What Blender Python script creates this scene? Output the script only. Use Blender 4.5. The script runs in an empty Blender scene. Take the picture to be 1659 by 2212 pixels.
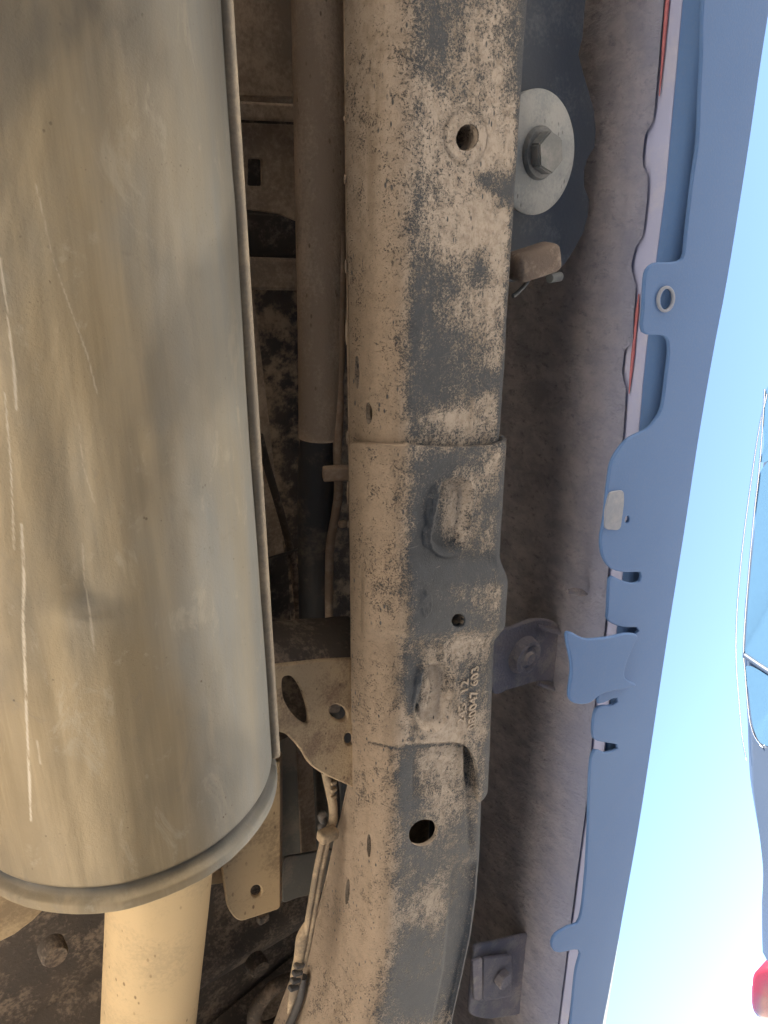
import bpy, bmesh, math, random
import numpy as np
from mathutils import Vector, Matrix

random.seed(7)
SC = bpy.context.scene
COL = SC.collection

# ------------------------------------------------------------------ camera
CAM_Z = 0.12                       # the phone lies just above the sand
TILT = math.radians(38.0)          # away from straight up, towards the sill
PITCH = math.radians(22.0)         # towards the rear of the truck
FPX = 1662.0                       # focal length for a 1659 x 2212 frame
nv = np.array([math.sin(TILT), 0, math.cos(TILT)])
yv = np.array([0, 1.0, 0])
CD = math.cos(PITCH) * nv + math.sin(PITCH) * yv
CU = math.sin(PITCH) * nv - math.cos(PITCH) * yv
CR = np.array([math.cos(TILT), 0, -math.sin(TILT)])
C0 = np.array([0, 0, CAM_Z])
cam_data = bpy.data.cameras.new('camera')
cam_data.sensor_fit = 'VERTICAL'
cam_data.sensor_height = 36.0
cam_data.lens = FPX / 2212.0 * 36.0
cam_data.clip_start = 0.01
cam_data.clip_end = 2000
cam = bpy.data.objects.new('camera', cam_data)
COL.objects.link(cam)
cam.matrix_world = Matrix(((CR[0], CU[0], -CD[0], 0), (CR[1], CU[1], -CD[1], 0),
                           (CR[2], CU[2], -CD[2], CAM_Z), (0, 0, 0, 1)))
SC.camera = cam

# ------------------------------------------------------------------ light
SUN_EL, SUN_AZ = 50.0, 200.0       # degrees; azimuth counted from +Y towards +X
az, el = math.radians(SUN_AZ), math.radians(SUN_EL)
sun_dir = Vector((math.sin(az) * math.cos(el), math.cos(az) * math.cos(el), math.sin(el)))
world = bpy.data.worlds.new('World')
SC.world = world
world.use_nodes = True
wn = world.node_tree.nodes
sky = wn.new('ShaderNodeTexSky')
sky.sky_type = 'NISHITA'
sky.sun_disc = False
sky.sun_elevation = el
sky.sun_rotation = az
sky.dust_density = 0.15
sky.ozone_density = 2.0
sky.altitude = 600.0
wn['Background'].inputs['Strength'].default_value = 0.052
world.node_tree.links.new(sky.outputs[0], wn['Background'].inputs['Color'])
sun_l = bpy.data.lights.new('sun', 'SUN')
sun_l.energy = 5.0
sun_l.angle = math.radians(0.5)
sun_l.color = (1.0, 0.955, 0.885)
sun_o = bpy.data.objects.new('sun', sun_l)
COL.objects.link(sun_o)
sun_o.rotation_euler = sun_dir.to_track_quat('Z', 'Y').to_euler()
SC.view_settings.view_transform = 'Standard'
SC.view_settings.look = 'None'
SC.view_settings.gamma = 1.0
SC.view_settings.use_curve_mapping = False
SC.view_settings.exposure = 3.1
cy = SC.cycles
cy.max_bounces = 10
cy.diffuse_bounces = 7
cy.glossy_bounces = 5
cy.use_denoising = True
cy.caustics_reflective = False
cy.caustics_refractive = False

# ------------------------------------------------------------------ helpers
def ray(px, py):
    px = np.asarray(px, float); py = np.asarray(py, float)
    return CD + ((px - 829.5) / FPX)[..., None] * CR + ((1106.0 - py) / FPX)[..., None] * CU

def hit(px, py, p0, nrm):
    d = ray(px, py); p0 = np.asarray(p0, float); nrm = np.asarray(nrm, float)
    s = ((p0 - C0) @ nrm) / (d @ nrm)
    return C0 + d * np.asarray(s)[..., None]

def hit_h(px, py, h):              # h: height above the camera
    return hit(px, py, (0, 0, CAM_Z + h), (0, 0, 1))

def hit_x(px, py, x):
    return hit(px, py, (x, 0, 0), (1, 0, 0))

def hit_y(px, py, y):
    return hit(px, py, (0, y, 0), (0, 1, 0))

def project(p):
    q = np.asarray(p, float) - C0
    fw = q @ CD
    return 829.5 + FPX * (q @ CR) / fw, 1106.0 - FPX * (q @ CU) / fw

def sstep(a, b, x):
    t = np.clip((np.asarray(x, float) - a) / (b - a), 0, 1)
    return t * t * (3 - 2 * t)

def gauss(x, c, w):
    return np.exp(-((x - c) / w) ** 2)

_rng = np.random.RandomState(3)
_LAT = _rng.rand(256, 256)

def vnoise(x, y):
    x = np.asarray(x, float); y = np.asarray(y, float)
    xi = np.floor(x).astype(int); yi = np.floor(y).astype(int)
    fx = x - xi; fy = y - yi
    fx = fx * fx * (3 - 2 * fx); fy = fy * fy * (3 - 2 * fy)
    a = _LAT[xi % 256, yi % 256]; b = _LAT[(xi + 1) % 256, yi % 256]
    c = _LAT[xi % 256, (yi + 1) % 256]; d = _LAT[(xi + 1) % 256, (yi + 1) % 256]
    return (a * (1 - fx) + b * fx) * (1 - fy) + (c * (1 - fx) + d * fx) * fy

def fbm(x, y, o=4):
    s = 0; a = 0.5; t = 0
    for i in range(o):
        s = s + a * vnoise(x * 2 ** i + 17.3 * i, y * 2 ** i + 9.1 * i); t += a; a *= 0.5
    return s / t

def spline(pts, n, closed=False):
    """Catmull-Rom through pts (k, d) -> (n, d), even in arc length"""
    p = np.asarray(pts, float); k = len(p)
    if closed:
        q = np.vstack([p[-1], p, p[0], p[1]]); segs = k
    else:
        q = np.vstack([2 * p[0] - p[1], p, 2 * p[-1] - p[-2]]); segs = k - 1
    out = []
    for i in range(segs):
        a, b, c, d = q[i], q[i + 1], q[i + 2], q[i + 3]
        t = np.linspace(0, 1, 24, endpoint=False)[:, None]
        out.append(0.5 * (2 * b + (c - a) * t + (2 * a - 5 * b + 4 * c - d) * t ** 2 + (3 * b - a - 3 * c + d) * t ** 3))
    out = np.vstack(out + [p[:1] if closed else p[-1:]])
    L = np.r_[0, np.cumsum(np.linalg.norm(np.diff(out, axis=0), axis=1))]
    u = np.linspace(0, L[-1], n, endpoint=not closed)
    return np.stack([np.interp(u, L, out[:, i]) for i in range(out.shape[1])], 1)

def tag(o, label, cat, group=None, kind=None):
    if label: o['label'] = label
    if cat: o['category'] = cat
    if group: o['group'] = group
    if kind: o['kind'] = kind
    return o

def thing(name, label, cat, loc=(0, 0, 0), group=None):
    o = bpy.data.objects.new(name, None)
    o.empty_display_size = 0.05
    COL.objects.link(o)
    o.location = loc
    return tag(o, label, cat, group)

def put(name, me, mat, parent=None, smooth=True):
    if mat is not None:
        me.materials.clear(); me.materials.append(mat)
    if smooth:
        me.polygons.foreach_set('use_smooth', [True] * len(me.polygons))
    o = bpy.data.objects.new(name, me)
    COL.objects.link(o)
    if parent is not None:
        o.parent = parent
        if parent.type == 'EMPTY':           # mesh parents already sit at the origin
            o.matrix_parent_inverse = Matrix.Translation(-parent.location)
    return o

def pymesh(name, verts, faces, mat, parent=None, smooth=True, attrs=None):
    me = bpy.data.meshes.new(name)
    me.from_pydata([tuple(v) for v in np.asarray(verts, float)], [], [tuple(int(i) for i in f) for f in faces])
    me.update()
    for k, v in (attrs or {}).items():
        at = me.attributes.new(k, 'FLOAT', 'POINT')
        at.data.foreach_set('value', np.asarray(v, np.float32).ravel())
    return put(name, me, mat, parent, smooth)

def grid_faces(nu, nvv, wrap=False):
    i = np.arange(nu - 1 + (1 if wrap else 0)); j = np.arange(nvv - 1)
    I, J = np.meshgrid(i, j, indexing='ij')
    I2 = (I + 1) % nu
    return np.stack([I * nvv + J, I2 * nvv + J, I2 * nvv + J + 1, I * nvv + J + 1], -1).reshape(-1, 4)

def sheet(name, P, mat, parent=None, attrs=None, keep=None, flip=False, thick=0, wrap=False, smooth=True):
    """P (nu, nv, 3) grid of points -> mesh"""
    nu, nvv = P.shape[:2]
    F = grid_faces(nu, nvv, wrap)
    if keep is not None:
        F = F[keep.reshape(-1)]
    if flip:
        F = F[:, ::-1]
    o = pymesh(name, P.reshape(-1, 3), F, mat, parent, smooth, attrs)
    if thick:
        m = o.modifiers.new('thickness', 'SOLIDIFY'); m.thickness = thick; m.offset = -1
    return o

def tube(name, pts, rad, mat, parent=None, seg=20, n=None, closed_ends=True, flat=None, attrs_fn=None):
    pts = np.asarray(pts, float)
    c = spline(pts, n or max(12, 10 * len(pts)))
    m = len(c)
    r = np.interp(np.linspace(0, 1, m), np.linspace(0, 1, np.size(rad)), np.atleast_1d(rad)) if np.size(rad) > 1 else np.full(m, float(np.ravel(rad)[0]))
    T = np.gradient(c, axis=0); T /= np.linalg.norm(T, axis=1)[:, None]
    up = np.array([0.31, 0.17, 0.93])
    A = np.cross(T, up); A /= np.linalg.norm(A, axis=1)[:, None]
    B = np.cross(T, A)
    th = np.linspace(0, 2 * np.pi, seg, endpoint=False)
    fx, fy = flat or (1, 1)
    P = c[None] + (np.cos(th)[:, None, None] * A[None] * fx + np.sin(th)[:, None, None] * B[None] * fy) * r[None, :, None]
    F = [list(f) for f in grid_faces(seg, m, True)]
    V = list(P.reshape(-1, 3))
    if closed_ends:
        F.append([i * m for i in range(seg)])
        F.append([i * m + m - 1 for i in range(seg)][::-1])
    o = pymesh(name, V, F, mat, parent)
    if closed_ends:
        for pol in list(o.data.polygons)[-2:]:
            pol.use_smooth = False
    return o

def plate(name, origin, e1, e2, outline, holes, thick, mat, parent=None, bevel=0.0008, smooth_n=0):
    """flat plate with real thickness: 2-D outline and holes in the frame (origin, e1, e2)"""
    cu = bpy.data.curves.new(name, 'CURVE')
    cu.dimensions = '2D'; cu.fill_mode = 'BOTH'
    cu.extrude = max(thick / 2 - bevel, 1e-5); cu.bevel_depth = bevel; cu.bevel_resolution = 1
    cu.offset = -bevel
    for L in [outline] + list(holes):
        L = np.asarray(L, float)
        s = cu.splines.new('POLY'); s.points.add(len(L) - 1)
        for q, v in zip(s.points, L):
            q.co = (v[0], v[1], 0, 1)
        s.use_cyclic_u = True
    tmp = bpy.data.objects.new('tmp', cu); COL.objects.link(tmp)
    dg = bpy.context.evaluated_depsgraph_get()
    me = bpy.data.meshes.new_from_object(tmp.evaluated_get(dg))
    bpy.data.objects.remove(tmp); bpy.data.curves.remove(cu)
    me.name = name
    e1 = np.asarray(e1, float); e2 = np.asarray(e2, float); e3 = np.cross(e1, e2)
    M = Matrix([[e1[i], e2[i], e3[i], origin[i]] for i in range(3)] + [[0, 0, 0, 1]])
    me.transform(M)
    return put(name, me, mat, parent, smooth=False)

def px_plate(name, outline_px, holes_px, p0, nrm, thick, mat, parent=None, bevel=0.0008, smooth=0):
    """plate lying in the plane (p0, nrm); corner points are found on the plane"""
    nrm = np.asarray(nrm, float); nrm = nrm / np.linalg.norm(nrm)
    e1 = np.cross(nrm, (0, 1, 0.0)); e1 /= np.linalg.norm(e1); e2 = np.cross(nrm, e1)
    p0 = np.asarray(p0, float)
    def loc(L):
        L = np.asarray(L, float)
        if smooth: L = spline(L, smooth, True)
        w = hit(L[:, 0], L[:, 1], p0, nrm) - p0
        return np.stack([w @ e1, w @ e2], 1)
    return plate(name, p0, e1, e2, loc(outline_px), [loc(h) for h in holes_px], thick, mat, parent, bevel)

def ell(cx, cy, rx, ry, ang=0, n=40):
    t = np.linspace(0, 2 * np.pi, n, endpoint=False); a = math.radians(ang)
    x = rx * np.cos(t); y = ry * np.sin(t)
    return np.stack([cx + x * math.cos(a) - y * math.sin(a), cy + x * math.sin(a) + y * math.cos(a)], 1)

def rounded(pts, r, n=6):
    """round the corners of a polygon"""
    p = np.asarray(pts, float); k = len(p); out = []
    rr = np.broadcast_to(r, (k,))
    for i in range(k):
        a, b, c = p[i - 1], p[i], p[(i + 1) % k]
        u = (a - b) / np.linalg.norm(a - b); v = (c - b) / np.linalg.norm(c - b)
        d = min(rr[i], 0.45 * np.linalg.norm(a - b), 0.45 * np.linalg.norm(c - b))
        s, e = b + u * d, b + v * d
        t = np.linspace(0, 1, n)[:, None]
        out.append((1 - t) ** 2 * s + 2 * t * (1 - t) * b + t * t * e)
    return np.vstack(out)

def bevelled_box(name, size, mat, parent, M, bev=0.003, seg=3):
    bm = bmesh.new(); bmesh.ops.create_cube(bm, size=1)
    bmesh.ops.scale(bm, vec=size, verts=bm.verts)
    bmesh.ops.bevel(bm, geom=bm.edges[:], offset=bev, segments=seg, affect='EDGES', profile=0.5)
    bmesh.ops.transform(bm, matrix=M, verts=bm.verts)
    me = bpy.data.meshes.new(name); bm.to_mesh(me); bm.free()
    return put(name, me, mat, parent)

def lathe(name, prof, mat, parent, M, seg=48, smooth=True):
    """prof: list of (radius, height) turned about the local z axis"""
    pr = np.asarray(prof, float)
    th = np.linspace(0, 2 * np.pi, seg, endpoint=False)
    P = np.stack([pr[None, :, 0] * np.cos(th)[:, None], pr[None, :, 0] * np.sin(th)[:, None],
                  np.broadcast_to(pr[None, :, 1], (seg, len(pr)))], -1)
    P4 = np.concatenate([P, np.ones(P.shape[:2] + (1,))], -1) @ np.array(M).T
    o = sheet(name, P4[..., :3], mat, parent, wrap=True, smooth=smooth)
    if smooth:
        m = o.modifiers.new('edges', 'EDGE_SPLIT'); m.split_angle = math.radians(40)
    return o

# ------------------------------------------------------------------ materials
def lin(r, g, b):
    f = lambda c: (c / 255 / 12.92) if c / 255 <= 0.04045 else ((c / 255 + 0.055) / 1.055) ** 2.4
    return (f(r), f(g), f(b), 1)

class Mat:
    def __init__(self, name):
        self.m = bpy.data.materials.new(name); self.m.use_nodes = True
        self.t = self.m.node_tree; self.n = self.t.nodes
        self.b = self.n['Principled BSDF']
        self.co = self.n.new('ShaderNodeTexCoord').outputs['Object']
    def link(self, a, b): self.t.links.new(a, b)
    def mapping(self, scale):
        m = self.n.new('ShaderNodeMapping'); m.inputs['Scale'].default_value = scale
        self.link(self.co, m.inputs[0]); return m.outputs[0]
    def noise(self, scale, detail=5, rough=0.6, stretch=None, dist=0.0):
        n = self.n.new('ShaderNodeTexNoise')
        n.inputs['Scale'].default_value = scale; n.inputs['Detail'].default_value = detail
        n.inputs['Roughness'].default_value = rough; n.inputs['Distortion'].default_value = dist
        self.link(self.mapping(stretch) if stretch else self.co, n.inputs['Vector'])
        return n.outputs[0]
    def voronoi(self, scale, stretch=None):
        n = self.n.new('ShaderNodeTexVoronoi'); n.inputs['Scale'].default_value = scale
        self.link(self.mapping(stretch) if stretch else self.co, n.inputs['Vector'])
        return n.outputs['Distance']
    def attr(self, name):
        n = self.n.new('ShaderNodeAttribute'); n.attribute_name = name; return n.outputs['Fac']
    def math(self, op, a, b=0.0, c=None, clamp=False):
        n = self.n.new('ShaderNodeMath'); n.operation = op; n.use_clamp = clamp
        for i, v in enumerate((a, b, c)):
            if v is None: continue
            if isinstance(v, (int, float)): n.inputs[i].default_value = v
            else: self.link(v, n.inputs[i])
        return n.outputs[0]
    def ramp(self, x, lo, hi, a=0.0, b=1.0):
        n = self.n.new('ShaderNodeMapRange'); n.interpolation_type = 'SMOOTHSTEP'
        self.link(x, n.inputs[0])
        for i, v in zip((1, 2, 3, 4), (lo, hi, a, b)): n.inputs[i].default_value = v
        return n.outputs[0]
    def mix(self, f, a, b):
        n = self.n.new('ShaderNodeMix'); n.data_type = 'RGBA'
        if isinstance(f, (int, float)): n.inputs[0].default_value = f
        else: self.link(f, n.inputs[0])
        for i, v in ((6, a), (7, b)):
            if isinstance(v, tuple): n.inputs[i].default_value = v if len(v) == 4 else v + (1,)
            else: self.link(v, n.inputs[i])
        return n.outputs[2]
    def color(self, c):
        if isinstance(c, tuple): self.b.inputs['Base Color'].default_value = c if len(c) == 4 else c + (1,)
        else: self.link(c, self.b.inputs['Base Color'])
    def rough(self, r):
        if isinstance(r, (int, float)): self.b.inputs['Roughness'].default_value = r
        else: self.link(r, self.b.inputs['Roughness'])
    def metal(self, r):
        if isinstance(r, (int, float)): self.b.inputs['Metallic'].default_value = r
        else: self.link(r, self.b.inputs['Metallic'])
    def bump(self, h, dist=0.001, strength=1.0):
        n = self.n.new('ShaderNodeBump'); n.inputs['Distance'].default_value = dist
        n.inputs['Strength'].default_value = strength
        self.link(h, n.inputs['Height']); self.link(n.outputs[0], self.b.inputs['Normal'])

DUST = (0.47, 0.405, 0.345)
DUST_W = (0.345, 0.268, 0.20)       # warmer clay dust

def m_rail():
    """slate frame paint under patchy dust; attribute 'dust' 0..1 biases the cover, 'clay' its colour"""
    k = Mat('dusty_frame_paint')
    a = k.noise(120, 9, 0.76, (1, 0.65, 1)); b = k.noise(620, 6, 0.75); c = k.noise(30, 4, 0.55); g = k.noise(1700, 3, 0.6)
    def cen(x, w): return k.math('MULTIPLY', k.math('SUBTRACT', x, 0.5), w)
    s = k.math('ADD', cen(a, 1.35), cen(b, 1.9))
    s = k.math('ADD', s, cen(c, 0.6))
    s = k.math('ADD', s, cen(g, 0.8))
    s = k.math('ADD', s, cen(k.attr('dust'), 0.85))
    mask = k.ramp(s, -0.16, 0.17)
    film = k.ramp(s, -0.45, 0.05, 0.0, 0.42)
    # pits where the dust has flaked off
    pit = k.ramp(k.voronoi(210, (1, 0.4, 1)), 0.10, 0.19)
    sel = k.ramp(k.noise(34, 3), 0.42, 0.58)
    mask = k.math('MULTIPLY', mask, k.math('SUBTRACT', 1.0, k.math('MULTIPLY', sel, k.math('SUBTRACT', 1.0, pit))))
    # fine scrapes
    scr = k.ramp(k.noise(130, 4, 0.7, (0.15, 3.2, 1)), 0.63, 0.70)
    scm = k.math('MULTIPLY', scr, k.ramp(k.noise(17, 2), 0.52, 0.62))
    paint = k.mix(k.noise(110, 5, 0.7), (0.014, 0.019, 0.029), (0.046, 0.057, 0.075))
    paint = k.mix(k.math('MULTIPLY', film, k.math('MULTIPLY_ADD', b, 1.2, 0.0)), paint, (0.19, 0.188, 0.185))
    paint = k.mix(k.math('MULTIPLY', scm, 0.6), paint, (0.36, 0.345, 0.32))
    dust = k.mix(k.attr('clay'), DUST, DUST_W)
    dust = k.mix(k.ramp(k.noise(140, 6, 0.75), 0.42, 0.68, 0, 0.55), dust, (0.23, 0.185, 0.14))
    dust = k.mix(k.ramp(k.noise(60, 4, 0.6, (1, 0.12, 1)), 0.5, 0.72, 0, 0.45), dust, (0.19, 0.145, 0.10))
    k.color(k.mix(mask, paint, dust))
    k.b.inputs['Specular IOR Level'].default_value = 0.3
    k.rough(k.math('MULTIPLY_ADD', mask, 0.35, 0.52))
    k.bump(k.math('ADD', k.math('MULTIPLY', mask, 0.5), k.math('MULTIPLY_ADD', b, 0.9, k.math('MULTIPLY', a, 0.6))), 0.0012, 1.0)
    return k.m

def m_dusty(name, base, dust, amount=0.5, fine=300.0, coarse=25.0, bump=0.0006, dark=None, streak=None, rough=0.85):
    k = Mat(name)
    a = k.noise(coarse, 6, 0.6, streak); b = k.noise(fine, 5, 0.7)
    s = k.math('MULTIPLY_ADD', a, 0.65, k.math('MULTIPLY', b, 0.35))
    mask = k.ramp(s, 0.62 - 0.3 * amount, 0.82 - 0.35 * amount)
    col = k.mix(mask, base, dust)
    if dark:
        sp = k.ramp(k.voronoi(fine * 0.45, (1, 0.5, 1)), 0.10, 0.2)
        sel = k.ramp(k.noise(coarse * 1.5, 2), 0.42, 0.6)
        col = k.mix(k.math('MULTIPLY', sel, k.math('SUBTRACT', 1.0, sp)), col, dark)
    col = k.mix(k.ramp(k.noise(coarse * 0.35, 3), 0.3, 0.75, 0.0, 0.35), col, tuple(x * 0.6 for x in dust[:3]))
    k.color(col); k.rough(rough)
    k.bump(k.math('MULTIPLY_ADD', b, 0.6, k.math('MULTIPLY', a, 0.5)), bump, 1.0)
    return k.m

def m_muffler():
    k = Mat('aluminised_steel')
    st = k.noise(30, 6, 0.65, (1, 0.05, 1)); a = k.noise(8, 5, 0.55, (1, 0.35, 1)); b = k.noise(700, 4, 0.7)
    spl = k.noise(38, 8, 0.72, (1, 0.5, 1), 0.6)
    pit = k.ramp(k.voronoi(190, (1, 0.8, 1)), 0.07, 0.17)
    sel = k.math('MULTIPLY', k.ramp(k.noise(22, 4), 0.55, 0.66), k.ramp(k.noise(150, 3), 0.42, 0.55))
    fr = k.ramp(k.voronoi(420), 0.10, 0.22); fsel = k.ramp(k.noise(30, 4), 0.50, 0.66)
    col = k.mix(k.ramp(a, 0.38, 0.62), (0.235, 0.25, 0.25), (0.27, 0.24, 0.185))
    col = k.mix(k.ramp(st, 0.42, 0.68, 0, 0.5), col, (0.31, 0.275, 0.20))
    col = k.mix(k.ramp(k.attr('dust'), 0, 1, 0, 0.9), col, k.mix(k.ramp(st, 0.4, 0.6), (0.25, 0.195, 0.115), (0.36, 0.285, 0.175)))
    col = k.mix(k.ramp(spl, 0.56, 0.66, 0, 0.38), col, (0.42, 0.38, 0.30))
    col = k.mix(k.ramp(spl, 0.42, 0.33, 0, 0.35), col, (0.19, 0.165, 0.13))
    col = k.mix(k.math('MULTIPLY', k.math('MULTIPLY', fsel, k.math('SUBTRACT', 1.0, fr)), 0.55), col, (0.17, 0.13, 0.09))
    col = k.mix(k.math('MULTIPLY', sel, k.math('SUBTRACT', 1.0, pit)), col, (0.10, 0.075, 0.05))
    col = k.mix(k.attr('soot_shade'), col, (0.07, 0.07, 0.068))
    scb = k.math('MULTIPLY', k.attr('scratch'), k.ramp(k.noise(260, 5, 0.7, (1, 0.25, 1)), 0.30, 0.52))
    col = k.mix(scb, col, (0.49, 0.44, 0.36))
    k.color(col)
    k.metal(k.ramp(st, 0.35, 0.7, 0.35, 0.15))
    k.rough(k.ramp(k.noise(24, 6, 0.65, (1, .3, 1)), 0.3, 0.7, 0.50, 0.70))
    k.bump(k.math('ADD', k.math('MULTIPLY_ADD', st, 0.5, k.math('MULTIPLY', b, 0.35)), k.math('MULTIPLY', spl, 0.4)), 0.0007, 0.8)
    return k.m

def m_wall():
    """stone-guard coating: brown dust over it high up, blue lens veil put into the colour towards the lower edge"""
    k = Mat('stone_guard')
    a = k.noise(48, 8, 0.7, (1, 1, 0.75), 0.3); b = k.noise(150, 7, 0.70, (1, 1, 0.8)); c = k.noise(9, 4, 0.6)
    z = k.n.new('ShaderNodeSeparateXYZ'); k.link(k.co, z.inputs[0])
    hz = k.math('ADD', z.outputs[2], k.math('MULTIPLY', k.math('SUBTRACT', c, 0.5), 0.05))
    low = k.ramp(hz, CAM_Z + 0.385, CAM_Z + 0.505, 1.0, 0.0)
    col = k.mix(k.ramp(a, 0.35, 0.66), (0.38, 0.355, 0.375), (0.62, 0.565, 0.555))
    col = k.mix(k.ramp(b, 0.52, 0.70, 0, 0.7), col, (0.17, 0.155, 0.18))
    col = k.mix(k.math('MULTIPLY', low, 0.9), col, k.mix(b, (0.22, 0.27, 0.46), (0.36, 0.39, 0.56)))
    k.color(col); k.rough(0.9)
    k.bump(k.math('MULTIPLY_ADD', b, 1.0, k.math('MULTIPLY', a, 0.8)), 0.0085, 1.0)
    return k.m

def m_plain(name, col, rough=0.5, metal=0.0, var=0.25, scale=40.0, bump=0.0, coat=0.0):
    k = Mat(name)
    d = tuple(c * (1 - var) for c in col); l = tuple(min(1, c * (1 + var)) for c in col)
    k.color(k.mix(k.noise(scale, 5), d, l)); k.rough(rough); k.metal(metal)
    if bump: k.bump(k.noise(scale * 6, 4), bump, 0.8)
    if coat: k.b.inputs['Coat Weight'].default_value = coat; k.b.inputs['Coat Roughness'].default_value = 0.05
    return k.m

M = {}
M['rail'] = m_rail()
M['muffler'] = m_muffler()
M['clay'] = m_dusty('clay_dusted_steel', (0.26, 0.18, 0.12), (0.50, 0.38, 0.24), 0.75, 420, 30, 0.0014, dark=(0.12, 0.08, 0.05))
M['clay_dark'] = m_dusty('brown_dusted_panel', (0.26, 0.20, 0.15), (0.50, 0.39, 0.285), 0.65, 260, 16, 0.0012)
M['mottled'] = m_dusty('mottled_underseal', (0.05, 0.043, 0.04), (0.46, 0.34, 0.225), 0.60, 150, 45, 0.002)
M['dark'] = m_dusty('dark_underseal_and_shade', (0.06, 0.05, 0.043), (0.24, 0.185, 0.14), 0.5, 240, 30, 0.001)
M['foam'] = m_dusty('dust_caked_sleeve', (0.40, 0.32, 0.25), (0.60, 0.50, 0.40), 0.6, 420, 35, 0.0014, dark=(0.20, 0.155, 0.115), streak=(1, .3, 1))
M['hose'] = m_dusty('dark_hose', (0.045, 0.046, 0.05), (0.18, 0.15, 0.12), 0.4, 200, 30, 0.0006, rough=0.7)
M['line'] = m_dusty('brake_line', (0.36, 0.26, 0.19), (0.52, 0.41, 0.31), 0.6, 300, 40, 0.0005)
M['pipe'] = m_dusty('dust_coated_pipe', (0.50, 0.38, 0.225), (0.62, 0.465, 0.265), 0.85, 300, 14, 0.0004, dark=(0.25, 0.17, 0.09))
M['tab'] = m_dusty('cream_dusted_tab', (0.30, 0.22, 0.13), (0.55, 0.41, 0.24), 0.8, 280, 18, 0.0005, dark=(0.18, 0.12, 0.07))
M['grey_tab'] = m_dusty('grey_tab', (0.16, 0.16, 0.15), (0.28, 0.25, 0.21), 0.5, 260, 20, 0.0004)
M['mount'] = m_dusty('dust_caked_mount', (0.26, 0.25, 0.30), (0.42, 0.385, 0.385), 0.55, 330, 40, 0.0030)
M['inner_sill'] = m_wall()
M['bracket_dark'] = m_dusty('slate_bracket', (0.11, 0.125, 0.15), (0.22, 0.23, 0.24), 0.4, 300, 18, 0.0005)
def m_sill():
    k = Mat('veil_blue_sill')  # blue haze of the lens veil is put into the base colour
    a = k.noise(4, 3, 0.5); b = k.noise(420, 5, 0.7); c = k.noise(60, 6, 0.7)
    col = k.mix(k.ramp(a, 0.3, 0.7), (0.075, 0.155, 0.345), (0.090, 0.175, 0.365))
    col = k.mix(k.ramp(b, 0.45, 0.75, 0, 0.4), col, (0.12, 0.18, 0.31))
    col = k.mix(k.ramp(c, 0.3, 0.9, 0, 0.12), col, (0.13, 0.175, 0.30))
    k.color(col); k.rough(0.75)
    k.b.inputs['Specular IOR Level'].default_value = 0.25
    k.bump(b, 0.0003, 0.6)
    return k.m
M['sill'] = m_sill()
M['flange'] = m_dusty('lilac_flange', (0.36, 0.40, 0.62), (0.44, 0.46, 0.62), 0.5, 200, 20, 0.0003, rough=0.5)
M['pad'] = m_dusty('dusty_pad', (0.20, 0.23, 0.30), (0.27, 0.29, 0.34), 0.5, 200, 30, 0.0004)
M['red'] = m_plain('red_body_paint', (0.36, 0.12, 0.14), 0.6, var=0.35, scale=120)
M['washer'] = m_dusty('pale_zinc_washer', (0.30, 0.32, 0.325), (0.43, 0.43, 0.42), 0.6, 420, 40, 0.0006, dark=(0.14, 0.14, 0.14))
M['bolt'] = m_dusty('zinc_bolt', (0.11, 0.125, 0.135), (0.22, 0.22, 0.22), 0.5, 300, 40, 0.0003, rough=0.6)
M['rubber'] = m_dusty('brown_rubber', (0.13, 0.10, 0.085), (0.30, 0.24, 0.20), 0.6, 330, 40, 0.0012)
M['seam'] = m_dusty('rolled_seam', (0.27, 0.235, 0.19), (0.42, 0.35, 0.26), 0.6, 300, 25, 0.0004, rough=0.6)
M['strap'] = m_dusty('dusty_plastic_clip', (0.22, 0.175, 0.125), (0.46, 0.35, 0.23), 0.65, 300, 30, 0.0005)
M['mud'] = m_dusty('dried_mud', (0.06, 0.055, 0.055), (0.40, 0.33, 0.25), 0.55, 420, 60, 0.0012)
M['truck'] = m_plain('truck_paint', (0.10, 0.17, 0.30), 0.4, var=0.15, scale=6, coat=0.3)
M['car'] = m_plain('silver_blue_car_paint', (0.035, 0.045, 0.062), 0.35, metal=0.1, var=0.05, scale=4, coat=0.4)
M['glass'] = m_plain('car_glass', (0.05, 0.10, 0.15), 0.04, var=0.05)
M['chrome'] = m_plain('bright_trim', (0.62, 0.62, 0.63), 0.25, metal=1.0, var=0.02)
M['black'] = m_plain('black_trim', (0.02, 0.02, 0.022), 0.6)
M['tyre'] = m_plain('tyre_rubber', (0.025, 0.025, 0.026), 0.9)
M['taillight'] = m_plain('red_lamp_lens', (0.11, 0.010, 0.018), 0.3, var=0.1, coat=0.1)
M['white'] = m_plain('white_plastic', (0.80, 0.80, 0.80), 0.4, var=0.04)

def m_ground():
    k = Mat('dry_sand')
    a = k.noise(0.6, 5); b = k.noise(6, 8, 0.7)
    c = k.mix(a, (0.47, 0.41, 0.335), (0.55, 0.49, 0.41))
    k.color(k.mix(k.ramp(b, 0.3, 0.75, 0, 0.5), c, (0.41, 0.35, 0.28))); k.rough(0.95)
    k.bump(b, 0.03, 0.8)
    return k.m
M['ground'] = m_ground()

# ------------------------------------------------------------------ ground
def build_ground():
    n = 60
    g = np.sign(np.linspace(-1, 1, n)) * np.abs(np.linspace(-1, 1, n)) ** 3 * 300
    X, Y = np.meshgrid(g, g, indexing='ij')
    Z = -0.03 + 0.03 * (fbm(X * 0.5 + 40, Y * 0.5 + 40, 3) - 0.5)
    Z = Z - 0.0
    o = sheet('ground', np.stack([X, Y, Z], -1), M['ground'])
    o['kind'] = 'structure'
build_ground()

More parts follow.
